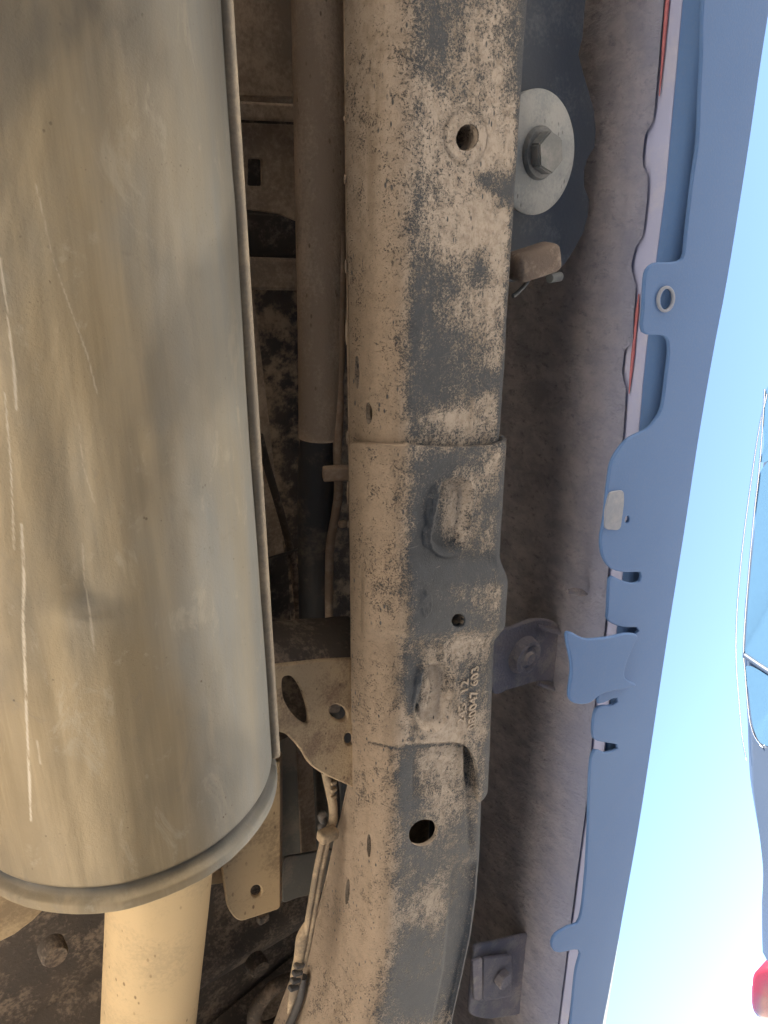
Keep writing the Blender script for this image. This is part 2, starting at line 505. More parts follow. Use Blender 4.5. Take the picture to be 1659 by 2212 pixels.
# ------------------------------------------------------------------ frame rail
HB = 0.40                                   # rail underside above the camera
R1, R2 = 0.022, 0.012
def track(pts, h):
    """(py, px) samples -> function X(y) on the plane at height h"""
    pts = np.asarray(pts, float)
    w = hit_h(pts[:, 1], pts[:, 0], h)
    o = np.argsort(w[:, 1])
    return lambda y: np.interp(y, w[o, 1], w[o, 0])
_c = [(-500, 882), (0, 876), (470, 869), (940, 862), (1400, 856), (1740, 851), (1900, 847), (2043, 842), (2130, 832), (2212, 815), (2500, 740)]
_r = [(-500, 1188), (0, 1155), (470, 1124), (940, 1092), (1400, 1064), (1740, 1050), (1850, 1046), (1930, 1039), (2010, 1028), (2100, 1010), (2212, 985), (2500, 900)]
_xc = track([(p, x - 22) for p, x in _c], HB)
_xr = track(_r, HB)
def XCf(y): return _xc(y)
def XRf(y): return _xr(y)
_t = np.array([(-500, 738), (0, 745), (940, 755), (1500, 762), (1650, 762), (1750, 742), (1850, 718), (1950, 700), (2080, 672), (2212, 640), (2500, 560)], float)
_tw = np.array([hit_x(x, p, float(_xc(hit_h(x, p, HB + 0.05)[1]))) for p, x in _t])
def HSf(y): return np.clip(np.interp(y, _tw[:, 1], _tw[:, 2] - CAM_Z - HB), 0.045, 0.16)

def rail_pt(s, y, off=0.0):
    """s: 0-1 inner side, 1-2 inner corner, 2-3 underside, 3-4 outer corner, 4-5 outer side"""
    s = np.asarray(s, float); y = np.asarray(y, float)
    s, y = np.broadcast_arrays(s, y)
    xc, xr, hs = XCf(y), XRf(y), HSf(y)
    X = np.zeros_like(s); Z = np.zeros_like(s); NX = np.zeros_like(s); NZ = np.zeros_like(s)
    m = s < 1
    X[m] = xc[m]; Z[m] = HB + hs[m] + (HB + R1 - HB - hs[m]) * s[m]; NX[m] = -1
    m = (s >= 1) & (s < 2); a = (s[m] - 1) * np.pi / 2
    X[m] = xc[m] + R1 - R1 * np.cos(a); Z[m] = HB + R1 - R1 * np.sin(a); NX[m] = -np.cos(a); NZ[m] = -np.sin(a)
    m = (s >= 2) & (s < 3); X[m] = xc[m] + R1 + (xr[m] - R2 - xc[m] - R1) * (s[m] - 2); Z[m] = HB; NZ[m] = -1
    m = (s >= 3) & (s < 4); a = (s[m] - 3) * np.pi / 2
    X[m] = xr[m] - R2 + R2 * np.sin(a); Z[m] = HB + R2 - R2 * np.cos(a); NX[m] = np.sin(a); NZ[m] = -np.cos(a)
    m = s >= 4; X[m] = xr[m]; Z[m] = HB + R2 + 0.07 * (s[m] - 4); NX[m] = 1
    N = np.stack([NX, np.zeros_like(NX), NZ], -1)
    P = np.stack([X, y, Z + CAM_Z], -1)
    return P + N * np.asarray(off)[..., None], N

def rail_sy(px, py, dh=0.0):
    w = hit_h(px, py, HB - dh)
    xc, xr = XCf(w[..., 1]), XRf(w[..., 1])
    u = (w[..., 0] - xc - R1) / (xr - R2 - xc - R1)
    return 2 + u, w[..., 1]

def side_sy(px, py):
    w = hit_x(px, py, float(XCf(hit_h(px, py, HB + 0.03)[1])))
    hs = HSf(w[1])
    return (HB + hs - (w[2] - CAM_Z)) / (hs - R1), w[1]

DUST_BLOBS = [  # px, py, rx, ry, change of dust cover
    (905, 60, 70, 90, -.25), (1050, 60, 60, 60, -.10), (895, 300, 22, 90, -.30), (1010, 290, 90, 80, .30), (1080, 200, 40, 150, .2),
    (1085, 410, 22, 30, -.55), (1045, 385, 16, 12, -.45), (890, 470, 30, 60, -.28), (1000, 480, 80, 70, .32), (1080, 500, 40, 70, .30),
    (1035, 590, 18, 38, -.5), (900, 600, 40, 60, -.28), (895, 720, 40, 70, -.38), (1070, 660, 30, 60, .12), (960, 790, 60, 60, -.25),
    (1075, 760, 25, 40, .25), (930, 840, 60, 40, -.25), (1060, 830, 22, 25, -.2), (985, 905, 60, 22, .25), (885, 900, 22, 50, -.3),
    (955, 1000, 60, 25, -.40), (1060, 1010, 30, 40, .1), (905, 1100, 42, 80, -.42), (945, 1120, 22, 60, -.35), (985, 1110, 22, 70, .35),
    (1050, 1090, 35, 60, -.12), (940, 1190, 60, 30, -.30), (1010, 1230, 90, 28, -.55), (905, 1250, 40, 80, -.45), (960, 1290, 60, 25, -.30),
    (1000, 1335, 60, 20, -.45), (915, 1340, 45, 28, -.45), (1000, 1400, 70, 30, .35), (885, 1440, 25, 60, -.45), (890, 1510, 24, 40, -.35),
    (1000, 1560, 70, 40, .35), (940, 1510, 24, 50, .3), (1050, 1600, 30, 70, .05), (860, 1560, 50, 50, .2),
    (880, 1690, 22, 70, -.5), (1000, 1660, 25, 60, .1), (960, 1640, 40, 40, .3), (890, 1850, 50, 60, -.35), (975, 1760, 40, 60, -.05),
    (1000, 1930, 40, 110, -.35), (930, 1960, 40, 40, .2), (900, 2050, 60, 50, -.38), (870, 2150, 50, 50, -.38), (985, 2060, 30, 90, -.4), (930, 2140, 30, 50, -.3),
    (1120, 100, 20, 150, -.25), (1018, 1500, 26, 75, -.30),
]
def dust_attr(P, s):
    px, py = project(P)
    jt = 0.5 * (fbm(px / 16, py / 30, 4) - .5)
    d = 0.53 + 0.36 * (1 - sstep(1.30, 2.10, s + jt))
    for x, y, rx, ry, v in DUST_BLOBS:
        d = d + v * np.exp(-(((px - x) / rx) ** 2 + ((py - y) / ry) ** 2) * 0.8) * sstep(1.6, 2.05, s)
    d = d + 0.34 * (fbm(px / 60, py / 75, 5) - 0.5)
    # edge shading painted below the splice plate, with a pale lip above it
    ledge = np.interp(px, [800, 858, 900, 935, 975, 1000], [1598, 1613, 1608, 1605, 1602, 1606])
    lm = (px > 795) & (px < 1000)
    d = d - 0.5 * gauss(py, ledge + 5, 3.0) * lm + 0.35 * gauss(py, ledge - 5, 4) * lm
    # the rubbed outer edge shows bare slate paint
    d = d - 0.35 * sstep(2.93, 3.2, s)
    return np.clip(d, -0.2, 1.05)

def clay_attr(P, s):
    px, py = project(P)
    return np.clip((1 - sstep(1.5, 2.05, s)) * (0.55 + 0.6 * sstep(200, 900, py)) + 0.25 * (fbm(px / 40, py / 40, 3) - .5), 0, 1)

def oval(px, py, rx, ry, ang=0.0, dh=0.0):
    s, y = rail_sy(px, py, dh); s1, y1 = rail_sy(px + 1, py, dh); s2, y2 = rail_sy(px, py + 1, dh)
    J = np.array([[s1 - s, s2 - s], [y1 - y, y2 - y]]); a = math.radians(ang)
    R = np.array([[math.cos(a), math.sin(a)], [-math.sin(a), math.cos(a)]])
    return float(s), float(y), np.diag([1 / rx, 1 / ry]) @ R @ np.linalg.inv(J)

def snap_holes(P_fn, S, Y, holes):
    """S, Y: 1-D samples or 2-D grids; holes: (s, y, matrix). Returns snapped (S2, Y2) grids and a face keep mask"""
    S2, Y2 = np.meshgrid(S, Y, indexing='ij') if np.ndim(S) == 1 else (S, Y)
    S2 = S2.copy(); Y2 = Y2.copy()
    cs = 0.25 * (S2[:-1, :-1] + S2[1:, :-1] + S2[:-1, 1:] + S2[1:, 1:])
    cyy = 0.25 * (Y2[:-1, :-1] + Y2[1:, :-1] + Y2[:-1, 1:] + Y2[1:, 1:])
    keep = np.ones(cs.shape, bool)
    for (s, y, Am) in holes:
        inside = (Am[0, 0] * (cs - s) + Am[0, 1] * (cyy - y)) ** 2 + (Am[1, 0] * (cs - s) + Am[1, 1] * (cyy - y)) ** 2 < 1
        keep &= ~inside
        iv = np.zeros(S2.shape, bool); ov = np.zeros(S2.shape, bool)
        for a in (0, 1):
            for b in (0, 1):
                iv[a:a + inside.shape[0], b:b + inside.shape[1]] |= inside
                ov[a:a + inside.shape[0], b:b + inside.shape[1]] |= ~inside
        bd = iv & ov
        q = Am @ np.stack([S2[bd] - s, Y2[bd] - y]); q /= np.linalg.norm(q, axis=0) + 1e-9
        q = np.linalg.inv(Am) @ q
        S2[bd] = s + q[0]; Y2[bd] = y + q[1]
    return S2, Y2, keep

def hole_wall(name, s, y, Am, depth, mat, parent, off=0.0, thread=0, fn=rail_pt):
    t = np.linspace(0, 2 * np.pi, 56, endpoint=False)
    nd = 28 if thread else 6
    d = np.linspace(0, depth, nd)
    c, N = fn(np.array([s]), np.array([y]))
    d2 = np.linalg.inv(Am) @ np.stack([np.cos(t), np.sin(t)])
    p, _ = fn(s + d2[0], y + d2[1], np.full(56, off))
    rel = p - c[0]
    P = np.zeros((56, nd, 3))
    for i, q in enumerate(d):
        k = 1 + (0.07 * abs(math.sin(thread * math.pi * i / (nd - 1))) - 0.07 if thread and i > 1 else 0)
        P[:, i] = c[0] + rel * k - N[0] * q
    A = {'dust': np.full(56 * nd, 0.75), 'clay': np.full(56 * nd, 0.35)}
    return sheet(name, P, mat, parent, wrap=True, attrs=A)

def build_rail():
    root = thing('chassis_rail', 'dusty slate-painted steel frame rail running past the muffler', 'frame rail', (0.37, 0.3, CAM_Z + HB))
    S = np.r_[np.linspace(0, 1, 34, endpoint=False), np.linspace(1, 2, 18, endpoint=False), np.linspace(2, 3, 110, endpoint=False),
              np.linspace(3, 4, 10, endpoint=False), np.linspace(4, 5, 8)]
    Y = np.r_[np.linspace(-1.2, -0.14, 30, endpoint=False), np.linspace(-0.14, 0.86, 640, endpoint=False), np.linspace(0.86, 2.4, 50)]
    holes = []
    def bh(px, py, rx, ry, ang=0):
        holes.append(oval(px, py, rx, ry, ang)); return holes[-1]
    def sh(px, py, rx, ry):
        s, y = side_sy(px, py); s2, _ = side_sy(px + rx, py); _, y2 = side_sy(px, py + ry)
        holes.append((float(s), float(y), np.diag([1 / float(abs(s2 - s)), 1 / float(abs(y2 - y))]))); return holes[-1]
    thr = bh(1008, 297, 24, 30, 20)
    low = bh(915, 1799, 33, 27, -35)
    sides = [sh(771, 805, 4.5, 36), sh(796, 893, 6, 24), sh(797, 1828, 4, 26), sh(752, 1925, 4, 30)]
    S2, Y2, keep = snap_holes(rail_pt, S, Y, holes)
    P0, N = rail_pt(S2, Y2)
    px, py = project(P0)
    bot = sstep(1.9, 2.05, S2) * (1 - sstep(2.97, 3.05, S2))
    off = 0.0005 * (fbm(px / 30, py / 40, 4) - 0.5) + 0.0012 * (fbm(px / 160, py / 200, 2) - 0.5)
    # pressed ring round the threaded boss
    rr = np.hypot((px - 1006) / 46, (py - 296) / 60)
    off = off + bot * (0.0008 * sstep(1.0, 0.94, rr) - 0.0006 * gauss(rr, 1.0, 0.05))
    # pressed pocket behind the end of the splice plate and crease further along
    pocket = sstep(0, 12, px - 1000) * sstep(0, 25, 1040 - px) * sstep(1590, 1620, py) * (1 - sstep(1660, 1712, py))
    off = off - bot * 0.006 * pocket
    dent = sstep(888, 896, px) * (1 - sstep(960, 1000, px)) * sstep(1632, 1650, py) * (1 - sstep(1700, 1722, py))
    off = off - bot * 0.0022 * dent
    off = off + bot * 0.0022 * np.exp(-((px - 925) / 30) ** 2 - ((py - 1725) / 22) ** 2)
    crx = np.interp(py, [1840, 1868, 1900, 2000, 2100, 2220], [1000, 985, 975, 968, 960, 935])
    off = off - bot * 0.004 * sstep(-7, 6, px - crx) * sstep(1845, 1885, py) * (1 - sstep(20, 60, px - crx) * 0.5)
    off = off - bot * 0.0025 * np.exp(-((px - 1015) / 8) ** 2) * sstep(1700, 1730, py) * (1 - sstep(1820, 1850, py))
    side = 1 - sstep(0.9, 1.6, S2)
    off = off + side * 0.004 * (fbm(py / 130, px / 400, 3) - 0.5) * sstep(1680, 1800, py)
    P, _ = rail_pt(S2, Y2, off)
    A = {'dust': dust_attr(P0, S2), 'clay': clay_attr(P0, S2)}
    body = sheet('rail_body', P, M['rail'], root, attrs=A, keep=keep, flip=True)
    # back and top close the hollow section
    yy = np.r_[np.linspace(-1.2, 2.4, 80)]
    a, _ = rail_pt(np.zeros(80), yy); b, _ = rail_pt(np.full(80, 5.0), yy)
    up = np.array([0, 0, 0.002])
    sheet('rail_top', np.stack([a, a + up, b + up, b], 0), M['clay_dark'], root)
    hole_wall('threaded_bore', *thr, 0.022, M['rail'], root, thread=6)
    hole_wall('drain_hole_rim', *low, 0.004, M['rail'], root)
    for h in sides:
        hole_wall('slot_rim', *h, 0.004, M['rail'], root)
    # seam-weld beads along the top of the inner side
    for i, (p0, p1) in enumerate(((250, 262), (375, 398), (560, 590), (690, 745), (930, 960), (1040, 1090), (1125, 1140))):
        q = [hit_x(742 + p / 110, p, float(XCf(0)) - 0.002) for p in np.linspace(p0, p1, 4)]
        tube('weld_bead', q, [0.0004, 0.0010, 0.0010, 0.0004], M['clay_dark'], root, seg=10)
    # ---- splice plate wrapped round the rail
    sp_off = 0.0060
    def plate_col(pts):
        pts = np.asarray(pts, float)
        s, y = rail_sy(pts[:, 0], pts[:, 1], sp_off)
        return s, y
    bs, by = plate_col([(858, 1613), (900, 1608), (935, 1605), (975, 1602), (992, 1605), (1005, 1611), (1016, 1620), (1025, 1634), (1031, 1655), (1034.5, 1690), (1036, 1724), (1043, 1726), (1054, 1722)])
    bs = np.minimum(bs, np.linspace(2.90, 2.96, len(bs)))
    ts, ty = plate_col([(862, 963), (960, 966), (1030, 965), (1060, 963)])
    yA = hit_x(805, 1598, float(XCf(0.4)))[1]; yT = hit_x(790, 958, float(XCf(0.1)))[1]
    s_bot = np.r_[0.30, 0.8, 1.3, bs, 3.05, 3.35, 3.7, 4.2, 5]
    ytip = by[-1]
    y_bot = np.r_[yA - .03, yA, yA + 0.004, by, ytip - .001, ytip - .003, ytip - .007, ytip - .014, ytip - .02]
    s_top = np.r_[0.30, 0.36, 0.45, 0.8, 1.3, ts, 3.3, 5]
    y_top = np.r_[yT + .014, yT + .004, yT, yT + .001, yT + .003, ty, ty[-1], ty[-1]]
    def y_at(s, pyt):
        yy = np.linspace(0.0, 0.7, 400); p, _ = rail_pt(np.full(400, s), yy, np.full(400, sp_off))
        return float(np.interp(pyt, project(p)[1], yy))
    for i, (sv, pt) in enumerate(zip(s_top[:5], (975, 962, 957, 957.5, 960))): y_top[i] = y_at(sv, pt)
    s_top = np.insert(s_top, 5, 1.75); y_top = np.insert(y_top, 5, y_at(1.75, 962))
    for i, (sv, pt) in enumerate(zip(s_bot[:3], (1560, 1590, 1606))): y_bot[i] = y_at(sv, pt)
    s_bot = np.insert(s_bot, 3, 1.75); y_bot = np.insert(y_bot, 3, y_at(1.75, 1612))
    sN = float(bs[4]); sE = float(bs[-1])
    S = np.r_[np.linspace(0.30, 1, 26, endpoint=False), np.linspace(1, 2, 20, endpoint=False), np.linspace(2, sN, 90, endpoint=False),
              np.linspace(sN, sE, 60, endpoint=False), np.linspace(sE, 3, 8, endpoint=False), np.linspace(3, 4, 10, endpoint=False), np.linspace(4, 5, 6)]
    V = np.linspace(0, 1, 330)
    yb = np.interp(S, s_bot, y_bot); yt = np.interp(S, s_top, y_top)
    # the grid is even above the notch, only its last rows follow the edge
    S2 = np.repeat(S[:, None], len(V), 1); Y2 = yt[:, None] + (yb - yt)[:, None] * V[None]
    hole = oval(975, 1332, 15, 15, 0, sp_off)
    S2, Y2, keepp = snap_holes(rail_pt, S2, Y2, [hole])
    P0, N = rail_pt(S2, Y2, np.full(S2.shape, sp_off))
    px, py = project(P0)
    def capsule(ax, ay, bx, by_, r):
        t = np.clip(((px - ax) * (bx - ax) + (py - ay) * (by_ - ay)) / ((bx - ax) ** 2 + (by_ - ay) ** 2), 0, 1)
        return np.hypot(px - ax - t * (bx - ax), py - ay - t * (by_ - ay)) / r
    off = np.full(S2.shape, sp_off) + 0.0005 * (fbm(px / 28, py / 28, 4) - 0.5)
    bot = sstep(1.9, 2.1, S2) * (1 - sstep(2.97, 3.1, S2))
    jit = 0.10 * (fbm(px / 20 + 50, py / 20, 3) - 0.5)
    for (c, dep) in ((capsule(982, 1068, 966, 1160, 38), 0.0050), (capsule(943, 1466, 930, 1540, 36), 0.0055)):
        c = c + jit
        off = off - bot * dep * (1 - sstep(0.62, 1.02, c)) + bot * 0.0015 * gauss(c, 1.10, 0.09)
    # raised saddle across the plate
    sad = sstep(1195, 1262, py) * (1 - sstep(1345, 1392, py))
    off = off + 0.0085 * sad * sstep(0.9, 1.3, S2)
    off = off - bot * 0.0016 * gauss(py, 1212, 16) * sstep(980, 1010, px)
    # crusted mud ridges left of the beads
    for (x0, y0, rx, ry, hgt) in ((938, 1105, 15, 48, .0022), (925, 1160, 12, 25, .0014), (918, 1490, 16, 55, .0018), (905, 1295, 12, 28, .0012), (868, 1330, 6, 34, .001)):
        q = ((px - x0) / rx) ** 2 + ((py - y0) / ry) ** 2
        off = off + bot * hgt * sstep(1.3, 0.6, q + 0.9 * (fbm(px / 11, py / 11, 3) - .5)) * (0.5 + fbm(px / 7, py / 7, 3))
    P, _ = rail_pt(S2, Y2, off)
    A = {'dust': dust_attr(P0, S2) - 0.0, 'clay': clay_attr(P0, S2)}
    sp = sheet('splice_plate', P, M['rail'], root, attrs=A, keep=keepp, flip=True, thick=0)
    sm = sp.modifiers.new('thickness', 'SOLIDIFY'); sm.thickness = 0.0050; sm.offset = -1
    sp['label'] = 'splice plate with two pressed slots and stamped numbers'
    hole_wall('bolt_hole_rim', *hole, 0.012, M['rail'], sp, off=sp_off + 0.0068)
    # stamped characters, raised, reading towards the front of the truck
    def stamp(text, px0, py0, px1, py1, size):
        cu = bpy.data.curves.new('stamped_number', 'FONT')
        cu.body = text; cu.size = size; cu.extrude = 0.0004; cu.bevel_depth = 0.00015; cu.space_character = 1.08
        t = bpy.data.objects.new('tmp', cu); COL.objects.link(t)
        me = bpy.data.meshes.new_from_object(t.evaluated_get(bpy.context.evaluated_depsgraph_get()))
        bpy.data.objects.remove(t); bpy.data.curves.remove(cu)
        a = hit_h(px0, py0, HB - sp_off - 0.0006); b = hit_h(px1, py1, HB - sp_off - 0.0006)
        e1 = (b - a) / np.linalg.norm(b - a); e3 = np.array([0, 0, -1.0]); e2 = np.cross(e3, e1)
        n = len(me.vertices); co = np.zeros(n * 3); me.vertices.foreach_get('co', co); co = co.reshape(-1, 3)
        k = np.linalg.norm(b - a) / max(1e-6, co[:, 0].max())
        W = a + co[:, :1] * k * e1 + co[:, 1:2] * e2 + co[:, 2:] * e3
        me.vertices.foreach_set('co', W.ravel())
        for nm, v in (('dust', 0.85), ('clay', 0.1)):
            at = me.attributes.new(nm, 'FLOAT', 'POINT'); at.data.foreach_set('value', np.full(n, v, np.float32))
        o = put('stamped_number', me, M['rail'], sp, smooth=False)
    stamp('245  12', 1003, 1562, 1012, 1466, 0.0125)
    stamp('080047 603', 1026, 1572, 1034, 1438, 0.0125)
    return root
RAIL = build_rail()

# ------------------------------------------------------------------ muffler
def an(a, n):                                  # (along image right, away) -> x, z
    return a * math.cos(TILT) + n * math.sin(TILT), -a * math.sin(TILT) + n * math.cos(TILT) + CAM_Z
MU_A, MU_N, MU_R, MU_Y = -0.190, 0.4575, 0.1060, 0.412
def build_muffler():
    cx, cz = an(MU_A, MU_N)
    root = thing('muffler', 'large round dented steel muffler with rolled end rim beside the frame rail', 'muffler', (cx, 0, cz))
    th = np.r_[np.radians(np.linspace(175, 385, 640, endpoint=False)), np.radians(np.linspace(385, 535, 66, endpoint=False))]
    Y = np.r_[np.linspace(-0.95, -0.15, 24, endpoint=False), np.linspace(-0.15, 0.385, 420, endpoint=False), np.linspace(0.385, MU_Y, 60)]
    T, YY = np.meshgrid(th, Y, indexing='ij')
    r = np.full(T.shape, MU_R)
    e = MU_Y - YY
    r = r - 0.0045 * gauss(e, 0.0150, 0.0042)                       # groove before the rim
    r = r + 0.0030 * sstep(0.0115, 0.0085, e) - 0.0045 * sstep(0.0022, 0.0, e)
    def pos(r):
        return np.stack([cx + r * np.cos(T), YY, cz + r * np.sin(T)], -1)
    P0 = pos(r); px, py = project(P0)
    vis = ((P0 - C0) * np.stack([np.cos(T), 0 * T, np.sin(T)], -1)).sum(-1) < 0
    # long dent with a sharp lower lip
    ax = np.interp(py, [600, 820, 1000, 1200, 1310], [100, 112, 140, 175, 192])
    wd = np.interp(py, [600, 820, 1000, 1200, 1310], [40, 60, 78, 88, 55])
    dent = np.exp(-((px - ax) / wd) ** 2) * sstep(560, 1150, py) * (1 - sstep(1285, 1335, py)) * vis
    r = r - 0.0056 * dent
    lip = np.exp(-((px - 190) / 75) ** 2 - ((py - 1328) / 26) ** 2) * vis
    r = r + 0.0016 * lip
    r = r + 0.0016 * (fbm(px / 170, py / 420, 3) - 0.5) * vis + 0.0014 * (fbm(px / 70 + 9, py / 300, 3) - 0.5) * vis
    P = pos(r)
    soot_shade = np.exp(-((px - 190) / 60) ** 2 - ((py - 1305) / 20) ** 2) * 0.35 * vis
    ax2 = np.interp(py, [900, 1150, 1290], [128, 150, 185])
    soot_shade = soot_shade + 0.25 * np.exp(-((px - ax2 + 30) / 28) ** 2) * sstep(800, 1000, py) * (1 - sstep(1230, 1300, py)) * vis  # darker at the dent lip and along its left flank
    soot_shade = soot_shade + 0.75 * gauss(e, 0.0150, 0.0042) * (0.6 + 0.8 * fbm(px / 60, py / 60, 3))  # darker in the rim groove
    # darker top and smoky patches; dark reflection painted in beside the seam
    soot_shade = soot_shade + (0.30 * sstep(480, -50, py) + 0.38 * sstep(.45, .75, fbm(px / 150 + 4, py / 330 + 2, 4))) * vis * sstep(0, 60, e * 1e4)
    soot_shade = soot_shade + 0.55 * np.exp(-((px - (478 + .052 * py)) / 48) ** 2) * sstep(1000, 0, py) * vis
    sc = np.zeros(T.shape)
    def line(pts, w, v=1.0, brk=60):
        pts = np.asarray(pts, float)
        for (x0, y0), (x1, y1) in zip(pts[:-1], pts[1:]):
            t = np.clip((py - y0) / (y1 - y0), 0, 1)
            inb = (py >= min(y0, y1)) & (py <= max(y0, y1)) & vis
            xx = x0 + (x1 - x0) * t
            ww = w * (0.35 + 1.1 * fbm(py / brk + x0, px * 0 + 3.3, 2))
            sc[:] = np.maximum(sc, v * inb * (1 - sstep(0.5, 1.3, np.abs(px - xx) / np.maximum(ww, 0.3))))
    line([(0, 555), (12, 640), (30, 800), (35, 890)], 3.2)
    line([(10, 850), (22, 1000), (30, 1190)], 2.0, 0.9)
    line([(45, 1130), (52, 1260), (50, 1340), (58, 1560), (68, 1775)], 3.2)
    line([(78, 400), (115, 560), (150, 660), (190, 770), (210, 850)], 1.7, 0.55)
    line([(178, 1180), (182, 1270), (196, 1330), (205, 1420)], 2.0, 0.5)
    line([(195, 1330), (203, 1400)], 3.0, 0.6)
    line([(80, 1600), (88, 1650)], 2.0, 0.6)
    line([(172, 920), (180, 1010), (205, 1090)], 1.5, 0.35)
    dust = np.clip(sstep(520, 250, px + 0.10 * (1100 - py)) * 0.75 + 0.6 * sstep(1300, 1800, py) * sstep(520, 300, px) + 0.5 * (fbm(px / 90, py / 260, 4) - 0.5), 0, 1) * vis
    shell = sheet('shell', P, M['muffler'], root, wrap=True, attrs={'soot_shade': np.clip(soot_shade, 0, 1), 'scratch': sc, 'dust': dust})
    # end caps
    tc = np.linspace(0, 2 * np.pi, 70, endpoint=False)
    for y, nm in ((MU_Y - 0.003, 'end_cap'), (-0.948, 'end_cap')):
        rr = np.linspace(0.001, MU_R - 0.001, 12)
        Q = np.stack([cx + rr[None] * np.cos(tc[:, None]), np.full((70, 12), y) - (0.012 * (1 - (rr / MU_R) ** 4))[None] * (1 if y > 0 else -1) * -0.6, cz + rr[None] * np.sin(tc[:, None])], -1)
        n = 70 * 12
        sheet(nm, Q, M['muffler'], root, wrap=True, attrs={'soot_shade': np.full(n, .2), 'scratch': np.zeros(n), 'dust': np.full(n, .5)})
    # rolled lock seam on the flank
    q = hit_y(590, 1600, 0.35)
    ang = math.radians(0)
    best = None
    for a in np.linspace(-60, 90, 601):
        p = np.array([cx + MU_R * math.cos(math.radians(a)), 0.2, cz + MU_R * math.sin(math.radians(a))])
        x, _ = project(p)
        if best is None or x > best[0]: best = (x, a)
    a0 = math.radians(best[1])
    for nm, da, rr, off in (('lock_seam', -0.012, 0.0042, 0.0022), ('seam_lip', 0.050, 0.0030, 0.0030)):
        a = a0 + da
        yy = np.linspace(-0.95, MU_Y - 0.022, 40)
        pts = np.stack([cx + (MU_R + off) * np.cos(a) + 0 * yy, yy, cz + (MU_R + off) * np.sin(a) + 0 * yy], 1)
        tube(nm, pts, rr, M['seam'], root, seg=14, n=160)
    # tailpipe, coated with pale dust
    p0 = hit(np.array(345.), np.array(1930.), (0, 0, 0), (0, 1, 0)) if False else None
    n_ = 0.500
    def on_n(px, py, n):
        return hit(px, py, C0 + nv * n, nv)
    c1 = on_n(352, 1800, 0.492); c2 = on_n(341, 1960, 0.492); c3 = on_n(322, 2212, 0.492); c4 = on_n(295, 2600, 0.492)
    c0 = c1 - (c2 - c1) * 0.3
    tube('tailpipe', [c0, c1, c2, c3, c4], 0.0435, M['pipe'], root, seg=64, n=60)
    return root
build_muffler()

